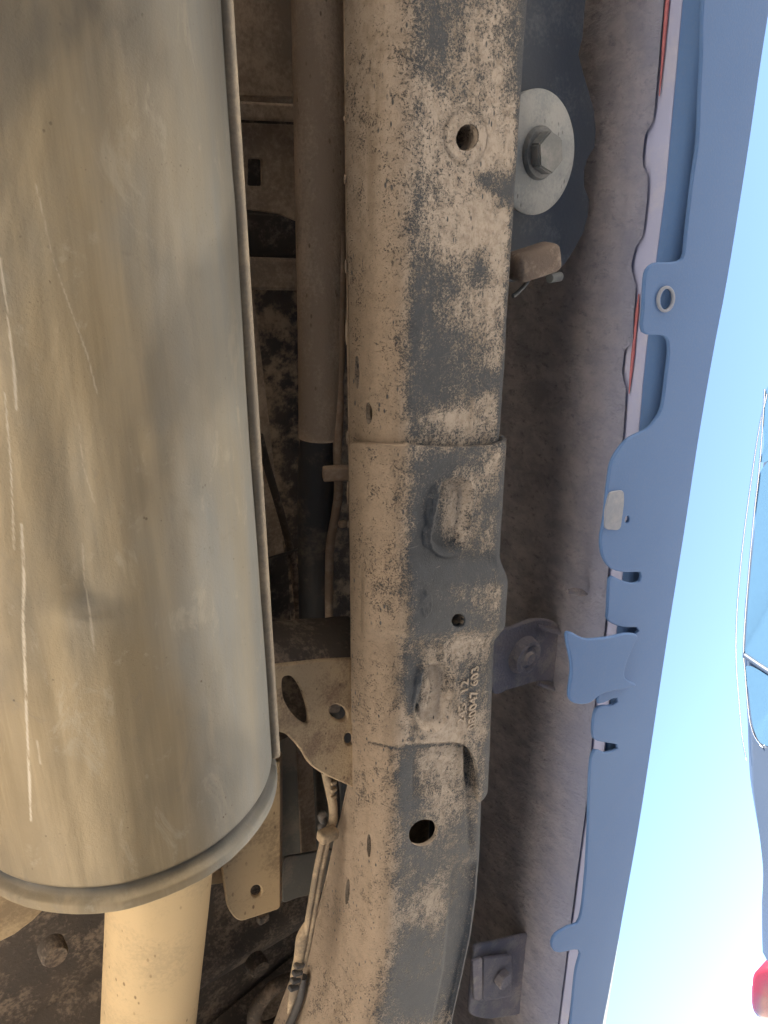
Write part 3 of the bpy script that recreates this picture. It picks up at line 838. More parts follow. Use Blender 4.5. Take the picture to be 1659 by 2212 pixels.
# ------------------------------------------------------------------ truck body above and beside the rail
H_FLOOR = 0.64
XW = float(hit_h(1338, 1106, 0.395)[0])       # inner sill wall
H_M = 0.372                                   # sill moulding
XE = float(hit_h(1478, 1106, H_M)[0])       # lower outer edge of the sill
TY0, TY1 = -2.3, 2.9
TXL = -0.92
def build_truck():
    root = thing('truck_body', 'dusty truck floor and blue sill hanging over the frame rail', 'truck body', (-0.3, 0.3, CAM_Z + H_FLOOR))
    # floor pan with shallow ribs
    x = np.linspace(TXL + 0.05, XW + 0.01, 150); y = np.r_[np.linspace(TY0 + .05, -.3, 20, endpoint=False), np.linspace(-.3, 1.3, 200, endpoint=False), np.linspace(1.3, TY1 - .05, 20)]
    X, Y = np.meshgrid(x, y, indexing='ij')
    Z = CAM_Z + H_FLOOR + 0.012 * sstep(-0.3, 0.3, np.sin(X * 55)) * sstep(0.5, 0.6, Y) + 0.004 * (fbm(X * 30 + 80, Y * 30 + 80, 3) - .5)
    sheet('floor_pan', np.stack([X, Y, Z], -1), M['clay_dark'], root, flip=True, thick=0)
    # inner sill wall with its scalloped lower edge
    ed = np.array([(-600, 1505), (-300, 1468), (0, 1434), (180, 1419), (262, 1411), (290, 1393), (333, 1388), (360, 1389), (380, 1399), (417, 1399), (510, 1389), (533, 1373), (573, 1363), (600, 1368), (617, 1374),
                   (690, 1368), (737, 1367), (757, 1349), (804, 1343), (827, 1348), (840, 1353), (937, 1346), (1100, 1330), (1244, 1313), (1364, 1306), (1518, 1285), (1618, 1277), (1741, 1266), (1900, 1245), (2212, 1205), (2600, 1150)], float)
    w = hit_x(ed[:, 1], ed[:, 0], XW)
    yy = np.r_[np.linspace(TY0, w[0, 1], 8, endpoint=False), np.linspace(w[0, 1], w[-1, 1], 520, endpoint=False), np.linspace(w[-1, 1], TY1, 12)]
    ze = np.interp(yy, w[:, 1], w[:, 2])
    ze = np.where(yy < w[0, 1], w[0, 2], np.where(yy > w[-1, 1], w[-1, 2], ze))
    ztop = CAM_Z + H_FLOOR + 0.015
    v = np.linspace(0, 1, 90)
    ZZ = ztop + (ze[:, None] - ztop) * v[None]
    YY = np.repeat(yy[:, None], 90, 1)
    bulge = 0.006 * (fbm(YY * 9 + 30, ZZ * 9 + 30, 3) - .5) + 0.0025 * (fbm(YY * 120 + 30, ZZ * 120 + 30, 3) - .5)
    rnd = 0.05 * (1 - sstep(0.0, 0.25, v))[None] ** 2
    XX = XW - rnd + bulge * sstep(0, .06, 1 - v)[None]
    sheet('inner_sill', np.stack([XX, YY, ZZ], -1), M['inner_sill'], root)
    # red painted flange behind the scallops, then the pale outer flange
    yb = np.linspace(TY0, TY1, 160)
    smooth_edge = np.interp(yb, w[:, 1][[0, 1, 2, 3, 9, 14, 15, 20, 21, 23, 26, 28, 30]], w[:, 2][[0, 1, 2, 3, 9, 14, 15, 20, 21, 23, 26, 28, 30]])
    for nm, dx, dz, mat, th in (('outer_flange', 0.006, -0.012, M['flange'], 0.0015),):
        zb = smooth_edge + dz
        Q = np.stack([np.stack([np.full(160, XW + dx), yb, zb + q], 1) for q in (0.07, 0.03, 0.0)], 1)
        Q2 = Q.copy(); Q2[..., 0] += th
        P = np.concatenate([Q, Q2[:, ::-1]], 1)
        sheet(nm, P, mat, root, smooth=False)
    rd = np.stack([np.full(160, XW + .003), yb, smooth_edge - .001], 1)
    for q0, q1 in ((-300, 215), (640, 850)):
        ra, rb_ = hit_x(1420, q0, XW)[1], hit_x(1350, q1, XW)[1]
        yq = np.linspace(ra, rb_, 14)
        rd = np.stack([np.full(14, XW + .003), yq, np.interp(yq, yb, smooth_edge) - .0012], 1)
        tube('red_edge', rd, [.0004, .0016, .0012, .0017, .0013, .0004], M['red'], root, seg=10, n=80)
    # recessed web of the sill above the moulding
    yb = np.linspace(TY0, TY1, 60)
    Q = np.stack([np.stack([np.full(60, x), yb, np.full(60, CAM_Z + z)], 1) for x, z in ((XW + .0068, H_M + .03), (XW + .0069, H_M + .012), (XW + .02, H_M + .009), (XE - .03, H_M + .007), (XE + .005, H_M + .006))], 1)
    sheet('sill_web', Q, M['sill'], root)
    # veil-coloured moulding with tabs and notches
    inner = [(1600, -900), (1540, -300), (1516, 0), (1513, 120), (1509, 200), (1505, 300), (1494, 383), (1486, 450), (1478, 525), (1475, 550), (1466, 563), (1439, 567), (1415, 567), (1400, 576), (1391, 597), (1387, 667), (1384, 700), (1388, 719), (1404, 723), (1426, 723), (1439, 732),
             (1443, 757), (1438, 804), (1428, 877), (1413, 907), (1393, 927), (1359, 944), (1336, 967), (1319, 997), (1313, 1030), (1308, 1070), (1303, 1120), (1296, 1160), (1298, 1194), (1308, 1217), (1323, 1230), (1346, 1235), (1379, 1235),
             (1383, 1242), (1378, 1256), (1358, 1258), (1336, 1251), (1321, 1243), (1314, 1252), (1310, 1325), (1308, 1336), (1322, 1347), (1345, 1354), (1373, 1354), (1377, 1363), (1363, 1373), (1330, 1380), (1300, 1388),
             (1295, 1480), (1288, 1515), (1300, 1517), (1325, 1506), (1334, 1511), (1322, 1522), (1286, 1530), (1279, 1590), (1298, 1601), (1328, 1606), (1332, 1616), (1308, 1625), (1276, 1632), (1268, 1800), (1262, 1900), (1250, 1985), (1225, 2000), (1197, 2018), (1190, 2042), (1203, 2056), (1250, 2052), (1240, 2110), (1222, 2300), (1195, 2500), (1150, 2800)]
    outer = [(1165, 2800), (1250, 2500), (1300, 2212), (1310, 2160), (1348, 1950), (1383, 1750), (1437, 1390), (1475, 1150), (1507, 940), (1538, 760), (1570, 590), (1613, 320), (1656, 30), (1740, -450), (1840, -900)]
    inner = np.asarray(inner, float)
    # soften the inner edge a little
    ins = spline(inner, 420)
    out = spline(np.asarray(outer, float), 80)
    ol = np.vstack([ins, out])
    mo = px_plate('sill_moulding', ol, [ell(1438, 646, 14, 23, 8), ell(1352, 1121, 5, 8, 10, 20)], (XE, 0, CAM_Z + H_M), (0, 0, 1), 0.0035, M['sill'], root, bevel=0.0009)
    # raised collar round the oval hole, pale pad on the big tab
    px_plate('hole_collar', ell(1438, 646, 19, 29, 8), [ell(1438, 646, 13.5, 22.5, 8)], (XE, 0, CAM_Z + H_M - 0.0025), (0, 0, 1), 0.002, M['pad'], mo, bevel=0.0008)
    px_plate('adhesive_pad', rounded([(1316, 1062), (1346, 1058), (1347, 1085), (1340, 1138), (1334, 1145), (1305, 1143), (1306, 1100)], 9), [], (XE, 0, CAM_Z + H_M - 0.0025), (0, 0, 1), 0.0016, M['pad'], mo, bevel=0.0004)
    # body side: one shell from the sill over the roof and down the far side
    prof = [(XE - .004, H_M + .002), (XE + .012, H_M + .004), (XE + .03, H_M + .02), (XE + .05, .46), (XE + .07, .65), (XE + .075, .9), (XE + .03, 1.0), (XE - .10, 1.50), (XE - .22, 1.58), (TXL + .3, 1.58), (TXL + .18, 1.5), (TXL - .03, 1.0), (TXL - .07, .9), (TXL - .06, .6), (TXL - .03, .45), (TXL, .42), (TXL + .06, .44), (TXL + .10, .65)]
    yb = np.linspace(TY0, TY1, 50)
    Q = np.stack([np.stack([np.full(50, x), yb, np.full(50, CAM_Z + z)], 1) for x, z in prof], 0)
    sheet('body_shell', Q, M['truck'], root, flip=True)
    # end walls above floor height close the cab against the sky
    for yq in (TY0, TY1):
        n = len(prof)
        pymesh('end_panel', [(x, yq, CAM_Z + max(z, .55)) for x, z in prof], [list(range(n))], M['truck'], root, smooth=False)
    return root
TRUCK = build_truck()

# ------------------------------------------------------------------ things on the floor between muffler and rail
def hpl(name, pts, holes, h, mat, parent=None, thick=0.004, bevel=0.001, round_=0, tiltx=0.0):
    pts = np.asarray(pts, float)
    if round_: pts = rounded(pts, round_)
    c = hit_h(pts[:, 0].mean(), pts[:, 1].mean(), h)
    return px_plate(name, pts, holes, c, (math.sin(tiltx), 0, math.cos(tiltx)), thick, mat, parent, bevel)

def build_floor_things():
    # front cross brace with a square hole
    b = thing('floor_brace', 'brown pressed floor brace with a square hole above the muffler seam', 'brace', tuple(hit_h(600, 350, .6)))
    hpl('lower_face', [(440, 262), (690, 272), (690, 480), (640, 478), (600, 462), (440, 440)], [rounded([(534, 343), (564, 344), (565, 402), (533, 401)], 5)], 0.585, M['clay_dark'], b, 0.004)
    hpl('front_lip', [(440, 215), (690, 228), (690, 266), (440, 255)], [], 0.578, M['clay_dark'], b, 0.006, 0.002)
    hpl('upper_panel', [(440, -160), (690, -160), (690, 214), (440, 205)], [], 0.600, M['clay_dark'], b, 0.004)
    hpl('back_plate', [(440, 240), (690, 240), (690, 480), (440, 480)], [], 0.628, M['dark'], b, 0.003)
    # narrow cross rib
    r = thing('floor_rib', 'narrow brown cross rib behind the foam-sleeved pipe', 'rib', tuple(hit_h(600, 590, .6)))
    hpl('rib_face', [(440, 552), (700, 560), (700, 628), (440, 624)], [], 0.600, M['clay_dark'], r, 0.012, 0.003)
    hpl('dark_web', [(440, 455), (700, 470), (700, 565), (440, 560)], [], 0.626, M['dark'], r, 0.004)
    # speckled black heat shield
    h = thing('heat_shield', 'speckled black floor shield with brown dust patches', 'heat shield', tuple(hit_h(610, 800, .6)))
    hpl('shield_sheet', [(440, 622), (760, 628), (760, 1370), (440, 1370)], [], 0.612, M['mottled'], h, 0.003)
    hpl('shield_flange', [(548, 640), (575, 860), (630, 1345), (560, 1345), (500, 900), (500, 640)], [], 0.596, M['clay_dark'], h, 0.002)
    # thin black cable
    pts = np.array([hit_h(x, y, .580) for x, y in ((560, 940), (578, 1010), (600, 1085), (622, 1165), (636, 1240), (645, 1330), (650, 1420))])
    tag(tube('cable', pts, 0.0036, M['dark'], None, seg=12, n=80), 'thin black cable running slantwise across the shield beside the muffler', 'cable')
    # foam-sleeved pipe and what comes out of it
    p = thing('sleeved_pipe', 'thick brown dust-caked sleeve over a dark hose beside the rail', 'hose', tuple(hit_h(690, 400, .50)))
    def on(px, py, h): return hit_h(px, py, h)
    hs = 0.502
    sl = [on(680, -420, hs), on(690, 0, hs), on(693, 300, hs), on(694, 600, hs), on(694, 850, hs), on(693, 945, hs)]
    tube('sleeve', sl, [0.0193, 0.0193, 0.0190, 0.0188, 0.0182, 0.0180], M['foam'], p, seg=40, n=160)
    tube('hose', [on(693, 880, hs), on(688, 955, hs), on(682, 1050, hs + .004), on(681, 1200, hs + .012), on(682, 1347, hs + .018)], 0.0150, M['hose'], p, seg=32, n=60)
    # brake line
    q = thing('brake_line', 'thin brown metal brake line bending away below its clip', 'brake line', tuple(on(730, 1000, .48)))
    ln = [on(737, 500, .487), on(734, 800, .487), on(729, 945, .485), on(730, 1010, .482), on(731, 1065, .482), on(724, 1115, .486), on(714, 1170, .492), on(711, 1230, .497), on(711, 1360, .50)]
    tube('line_tube', ln, 0.0037, M['line'], q, seg=14, n=140)
    c = on(727, 1022, .474)
    bevelled_box('retaining_clip', (0.022, 0.011, 0.010), M['line'], q, Matrix.Translation(Vector(c)) @ Matrix.Rotation(0.5, 4, 'Y'), 0.0018)
    c = on(740, 1132, .478)
    bevelled_box('rivet', (0.007, 0.006, 0.006), M['line'], q, Matrix.Translation(Vector(c)), 0.002)
build_floor_things()

# ------------------------------------------------------------------ crossmember bracket
def build_crossmember():
    root = thing('crossmember', 'clay-dusted crossmember bracket with three holes joining the rail behind the muffler', 'crossmember', tuple(hit_h(700, 1500, .445)))
    hG = 0.447
    big = spline(np.array([(607, 1466), (618, 1458), (632, 1463), (648, 1488), (661, 1530), (662, 1560), (648, 1557), (626, 1535), (610, 1505)], float), 60, True)
    out = [(815, 1418), (690, 1424), (600, 1434), (520, 1444), (520, 1570), (603, 1580), (626, 1594), (648, 1620), (668, 1650), (700, 1672), (740, 1690), (775, 1708), (815, 1735)]
    o = np.asarray(out, float)
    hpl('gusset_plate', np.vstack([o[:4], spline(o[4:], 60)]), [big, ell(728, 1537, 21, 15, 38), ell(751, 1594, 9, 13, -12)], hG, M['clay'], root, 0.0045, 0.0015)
    # front edge rolls up and over into the tube above
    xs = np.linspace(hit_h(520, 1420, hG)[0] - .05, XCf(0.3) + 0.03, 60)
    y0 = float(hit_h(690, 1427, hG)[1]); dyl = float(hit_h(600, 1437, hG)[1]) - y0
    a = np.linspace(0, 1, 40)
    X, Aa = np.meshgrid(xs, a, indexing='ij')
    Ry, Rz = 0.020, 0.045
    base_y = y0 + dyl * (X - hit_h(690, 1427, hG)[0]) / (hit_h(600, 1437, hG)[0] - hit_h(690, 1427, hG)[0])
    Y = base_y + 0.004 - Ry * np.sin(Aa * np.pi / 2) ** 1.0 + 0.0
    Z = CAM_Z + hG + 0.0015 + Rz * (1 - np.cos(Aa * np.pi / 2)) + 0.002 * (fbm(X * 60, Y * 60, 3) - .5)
    sheet('rolled_edge', np.stack([X, Y, Z], -1), M['dark'], root, flip=True)  # dark material stands in for shade on the bracket's upper part
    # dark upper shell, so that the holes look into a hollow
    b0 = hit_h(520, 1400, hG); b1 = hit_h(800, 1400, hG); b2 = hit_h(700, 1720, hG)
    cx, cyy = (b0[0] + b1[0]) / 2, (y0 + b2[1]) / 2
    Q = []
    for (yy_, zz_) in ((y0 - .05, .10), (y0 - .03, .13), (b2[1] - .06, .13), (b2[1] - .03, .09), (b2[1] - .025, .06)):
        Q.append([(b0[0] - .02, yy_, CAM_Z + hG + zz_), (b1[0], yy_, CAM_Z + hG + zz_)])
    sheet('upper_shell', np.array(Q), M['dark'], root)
    # fillet of weld and clay where the bracket meets the rail side
    pts = [hit_h(x, y, hG - .004) for x, y in ((781, 1390), (782, 1450), (785, 1540), (788, 1630), (792, 1712))]
    tube('weld_fillet', pts, [0.005, 0.008, 0.008, 0.007, 0.003], M['clay'], root, seg=16, n=50)
build_crossmember()

# ------------------------------------------------------------------ behind the crossmember
def build_rear_bits():
    r = thing('rear_floor_panel', 'ribbed brown floor panel behind the crossmember bracket', 'floor panel', tuple(hit_h(660, 1750, .56)))
    x0 = hit_h(560, 1700, .575)[0]; x1 = hit_h(760, 1700, .575)[0]; ya = hit_h(650, 1560, .575)[1]; yb = hit_h(650, 1925, .575)[1]
    X, Y = np.meshgrid(np.linspace(x0, x1, 90), np.linspace(ya, yb, 20), indexing='ij')
    u = (X - x0) / (x1 - x0)
    Z = CAM_Z + .575 - 0.012 * np.exp(-((u - .45) / .09) ** 2) - 0.010 * np.exp(-((u - .8) / .07) ** 2) + 0.008 * np.exp(-((u - .62) / .05) ** 2)
    sheet('ribbed_sheet', np.stack([X, Y, Z], -1), M['grey_tab'], r, thick=0)
    hpl('dust_strip', [(640, 1600), (672, 1600), (684, 1850), (650, 1850)], [], .556, M['clay_dark'], r, 0.003)
    t = thing('bracket_tab', 'cream dust-coated bracket tab with a small round hole beside the tailpipe', 'bracket', tuple(hit_h(545, 1900, .50)))
    hpl('tab_face', rounded([(440, 1700), (604, 1640), (604, 1960), (512, 1990), (490, 1960), (474, 1850)], [5, 5, 10, 34, 20, 10]), [ell(552, 1922, 12, 13, 0)], .500, M['tab'], t, 0.004, 0.0012)
    a = hit_h(604, 1640, .500); b = hit_h(604, 1958, .500)
    Q = np.array([[a, b], [a + (.006, 0, .005), b + (.006, 0, .005)], [a + (.008, 0, .05), b + (.008, 0, .05)]])
    sheet('tab_side', Q, M['clay_dark'], t, thick=0)
    hpl('rear_strip', [(440, 1780), (478, 1840), (486, 1905), (440, 1912)], [], .512, M['tab'], t, 0.003)
    bolt = hit_h(568, 1982, .52)
    bevelled_box('clip_nut', (.012, .01, .008), M['dark'], t, Matrix.Translation(Vector(bolt)), .002)
    g = hpl('grey_tab', rounded([(612, 1850), (720, 1832), (720, 1920), (640, 1938), (610, 1950), (607, 1900)], 8), [], .535, M['grey_tab'], None, 0.003)
    tag(g, 'small grey steel tab between the cream bracket and the rod', 'tab')
    # dark rear floor, beam and ring seen past the tailpipe
    d = thing('rear_crossbeam', 'dark dusty beam across the floor behind the tailpipe', 'beam', tuple(hit_h(400, 2080, .60)))
    q0, q1 = hit_h(-150, 2060, .585), hit_h(760, 1930, .585)
    X, V = np.meshgrid(np.linspace(-.35, .40, 60), np.linspace(0, 1, 24), indexing='ij')
    ys = .93 + 0.06 * X / .3 * -1
    Y = ys + .02 + .11 * V
    Z = CAM_Z + .615 - .045 * np.sin(V * np.pi) ** .6
    hpl('dark_floor', [(-250, 1840), (770, 1840), (770, 2600), (-250, 2600)], [], .622, M['dark'], d, .003)
    sheet('beam_face', np.stack([X, Y, Z], -1), M['dark'], d, flip=True)
    X, V = np.meshgrid(np.linspace(-.35, .40, 60), np.linspace(0, 1, 24), indexing='ij')
    Y = .74 + .03 * X + .10 * V; Z = CAM_Z + .625 - .03 * np.sin(V * np.pi) ** .7
    sheet('beam_lip', np.stack([X, Y, Z], -1), M['dark'], d, flip=True)
    for (x, y) in ((118, 2062), (560, 2090)):
        c = hit_h(x, y, .575)
        lathe('plug', [(0.0, -.004), (.010, -.004), (.012, 0), (.012, .012)], M['dark'], d, Matrix.Translation(Vector(c)), 28)
    e = hpl('tan_plate', [(-150, 1880), (105, 1950), (70, 1985), (30, 2015), (0, 2030), (-150, 2075)], [], .53, M['tab'], None, 0.004, tiltx=0)
    e.name = 'heat_plate'
    tag(e, 'tan dusty plate edge showing past the muffler rim', 'plate')
    c = hit_h(600, 2170, .54)
    th = np.linspace(0, 2 * np.pi, 40)
    rg = np.stack([c[0] + .030 * np.cos(th), c[1] + .030 * np.sin(th), np.full(40, c[2])], 1)
    tag(tube('pipe_hanger', rg, .008, M['dark'], None, seg=16, n=60), 'brown ring hanger beside the foot of the rail', 'hanger')
    # clip rod along the rail side
    k = thing('clip_rod', 'dusty plastic wiring clip rod hooked along the rail side', 'clip', tuple(hit_h(690, 1900, .45)))
    hp = .455
    A = [(704, 1808, hp), (690, 1870, hp), (676, 1950, hp), (662, 2030, hp), (650, 2085, hp)]
    for dx, rr in ((-4.5, .0029), (5.0, .0034)):
        tube('rod', [hit_h(x + dx, y, h) for x, y, h in A], rr, M['strap'], k, seg=14, n=60)
    c = hit_h(708, 1803, hp - .001)
    bevelled_box('rod_cap', (.019, .011, .012), M['strap'], k, Matrix.Translation(Vector(c)) @ Matrix.Rotation(.15, 4, 'Z'), .003)
    tube('lower_clip', [hit_h(x, y, hp + .002) for x, y in ((668, 1985), (655, 2015), (646, 2070), (640, 2110), (632, 2150), (622, 2190))], [.002, .006, .005, .006, .0045, .001], M['strap'], k, seg=14, n=60)
    for i in range(4):
        c = hit_h(646 - 4 * i, 2085 + 16 * i, hp - .003)
        bevelled_box('clip_tooth', (.010, .004, .006), M['hose'], k, Matrix.Translation(Vector(c)) @ Matrix.Rotation(.4, 4, 'Z'), .001)
    w = thing('wire_hook', 'bent wire hook above the clip rod, under the bracket edge', 'wire', tuple(hit_h(710, 1740, .46)))
    tube('wire', [hit_h(x, y, .462) for x, y in ((703, 1665), (712, 1705), (719, 1740), (719, 1772), (711, 1788))], .0042, M['strap'], w, seg=12, n=50)
    tube('dark_wire', [hit_h(x, y, .472) for x, y in ((722, 1680), (727, 1730), (726, 1790), (716, 1798), (702, 1797))], .0032, M['hose'], w, seg=12, n=50)
    tube('clip_hook', [hit_h(x, y, .466) for x, y in ((702, 1756), (694, 1763), (699, 1775), (694, 1786), (700, 1798))], .0036, M['hose'], w, seg=12, n=40)
    for y in (1690, 1706, 1721):
        c = hit_h(720, y, .458)
        bevelled_box('wire_tie', (.006, .004, .004), M['strap'], w, Matrix.Translation(Vector(c)), .001)
    hz = tube('brake_hose', [hit_h(x, y, .49) for x, y in ((655, 2110), (650, 2150), (636, 2190), (615, 2240), (600, 2330))], .0042, M['hose'], None, seg=14, n=50)
    tag(hz, 'dark rubber hose below the clip rod', 'hose')
build_rear_bits()

# ------------------------------------------------------------------ body mounts on the sill side
def hexagon(r, a0=0.0):
    return [(r * math.cos(a0 + i * math.pi / 3), r * math.sin(a0 + i * math.pi / 3)) for i in range(6)]

def hex_bolt(name, c, r, hgt, mat, parent, a0=0.2):
    bm = bmesh.new()
    vs = [bm.verts.new((x, y, 0)) for x, y in hexagon(r, a0)]
    f = bm.faces.new(vs)
    e = bmesh.ops.extrude_face_region(bm, geom=[f])
    bmesh.ops.translate(bm, vec=(0, 0, -hgt), verts=[v for v in e['geom'] if isinstance(v, bmesh.types.BMVert)])
    bmesh.ops.recalc_face_normals(bm, faces=bm.faces)
    bmesh.ops.bevel(bm, geom=bm.edges[:], offset=r * .09, segments=2, affect='EDGES')
    bmesh.ops.translate(bm, vec=tuple(c), verts=bm.verts)
    me = bpy.data.meshes.new(name); bm.to_mesh(me); bm.free()
    return put(name, me, mat, parent, smooth=False)

def build_mounts():
    c = hit_h(1166, 331, .425)
    m = thing('body_mount', 'pale round body mount washer with hex bolt peeking past the rail', 'body mount', tuple(c))
    br = [(1080, -160), (1262, -160), (1262, 0), (1258, 37), (1256, 79), (1246, 118), (1256, 156), (1267, 193), (1279, 235), (1284, 278), (1281, 318), (1266, 343), (1258, 371), (1259, 405), (1270, 431), (1267, 467), (1256, 504), (1236, 541), (1217, 570), (1194, 592), (1140, 606), (1080, 610)]
    hpl('mount_bracket', br, [], .452, M['bracket_dark'], m, .004, .0012)
    R = .0428
    wz = lambda z: z
    lathe('washer', [(0.0, 0.0), (.010, 0.0), (R - .002, .0012), (R, .003), (R, .006), (R - .002, .008), (0, .008)], M['washer'], m, Matrix.Translation(Vector(c)), 72)
    lathe('cushion', [(.001, .008), (.034, .008), (.036, .014), (.034, .027), (.001, .027)], M['dark'], m, Matrix.Translation(Vector(c)), 48)
    b = hex_bolt('bolt_head', c + np.array([0, 0, .0005]), .0150, .012, M['bolt'], m, .35)
    lathe('bolt_flange', [(0.0, -.0035), (.0170, -.0030), (.0185, -.001), (.0185, .001)], M['bolt'], m, Matrix.Translation(Vector(c)), 48)
    rb = hit_h(1152, 566, .420)
    k = thing('bump_stop', 'brown rubber block beside the rail under the mount bracket', 'rubber block', tuple(rb))
    bevelled_box('rubber_block', (.040, .022, .024), M['rubber'], k, Matrix.Translation(Vector(rb)) @ Matrix.Rotation(-.25, 4, 'Z') @ Matrix.Rotation(.25, 4, 'Y'), .006, 4)
    s = hit_h(1194, 600, .420)
    Ms = Matrix.Translation(Vector(s)) @ Matrix.Rotation(math.radians(75), 4, 'Y')
    lathe('stud', [(0, -.006), (.0034, -.006), (.0038, -.005), (.0038, .012)], M['bolt'], k, Ms, 20)
    tube('wire_clip', [hit_h(x, y, .43) for x, y in ((1142, 604), (1132, 618), (1118, 632), (1108, 640))], .0018, M['bolt'], k, seg=8, n=20)
    # second mount, caked in dust, with its arm to the sill
    c2 = hit_h(1137, 1418, .447)
    m2 = thing('body_mount', 'dust-caked boss and arm reaching from the rail to the blue sill', 'body mount', tuple(c2))
    o = spline(np.array([(1060, 1372), (1105, 1352), (1150, 1336), (1190, 1340), (1222, 1362), (1260, 1374), (1300, 1372), (1300, 1500), (1262, 1520), (1232, 1508), (1205, 1478), (1160, 1470), (1100, 1486), (1060, 1490)], float), 120, True)
    hpl('mount_arm', o, [], .455, M['mount'], m2, .006, .002)
    lathe('boss', [(0, -.006), (.006, -.007), (.0075, -.004), (.0115, -.0025), (.015, -.005), (.018, -.004), (.021, .004), (.022, .012)], M['mount'], m2, Matrix.Translation(Vector(c2)), 48)
    hpl('sill_bracket', spline(np.array([(1222, 1366), (1262, 1378), (1310, 1375), (1350, 1367), (1374, 1371), (1366, 1392), (1350, 1430), (1347, 1462), (1372, 1478), (1350, 1486), (1300, 1497), (1264, 1519), (1228, 1508), (1232, 1440)], float), 140, True), [], H_M - .006, M['sill'], m2, .004, .0015)
    for yy in (1376, 1512):
        tube('arm_rib', [hit_h(x, y, .451) for x, y in ((1160, yy - (24 if yy < 1400 else 36)), (1205, yy - (12 if yy < 1400 else 20)), (1250, yy), (1296, yy - 2))], [.002, .003, .003, .002], M['mount'], m2, seg=10, n=30)
    # third mount further back: square pressed washer
    c3 = hit_h(1076, 2108, .445)
    m3 = thing('body_mount', 'square washer and bolt on a dusty mount beyond the bend of the rail', 'body mount', tuple(c3))
    hpl('mount_plate', rounded([(1020, 2040), (1075, 2030), (1150, 2010), (1190, 2030), (1180, 2130), (1120, 2190), (1050, 2200), (1010, 2190)], 14), [], .458, M['mount'], m3, .005, .002)
    hpl('square_washer', rounded([(1042, 2068), (1105, 2060), (1104, 2150), (1040, 2160)], 8), [], .449, M['mount'], m3, .005, .0015)
    hex_bolt('bolt_head', c3 + np.array([.004, .004, .0]), .012, .010, M['mount'], m3, .1)
    hpl('side_ear', rounded([(1018, 2075), (1040, 2066), (1040, 2160), (1022, 2158)], 6), [], .444, M['mount'], m3, .004, .001)
    # dirt-filled scoop panel further out
    n = hit_h(1262, 1278, .42)
    sc = tube('mud_clod', [hit_h(x, y, .418) for x, y in ((1225, 1278), (1240, 1277), (1258, 1281), (1268, 1284))], [.002, .0035, .004, .001], M['mount'], None, seg=12, n=24)
    tag(sc, 'small clod of dried mud stuck to the inner sill wall', 'mud')
build_mounts()

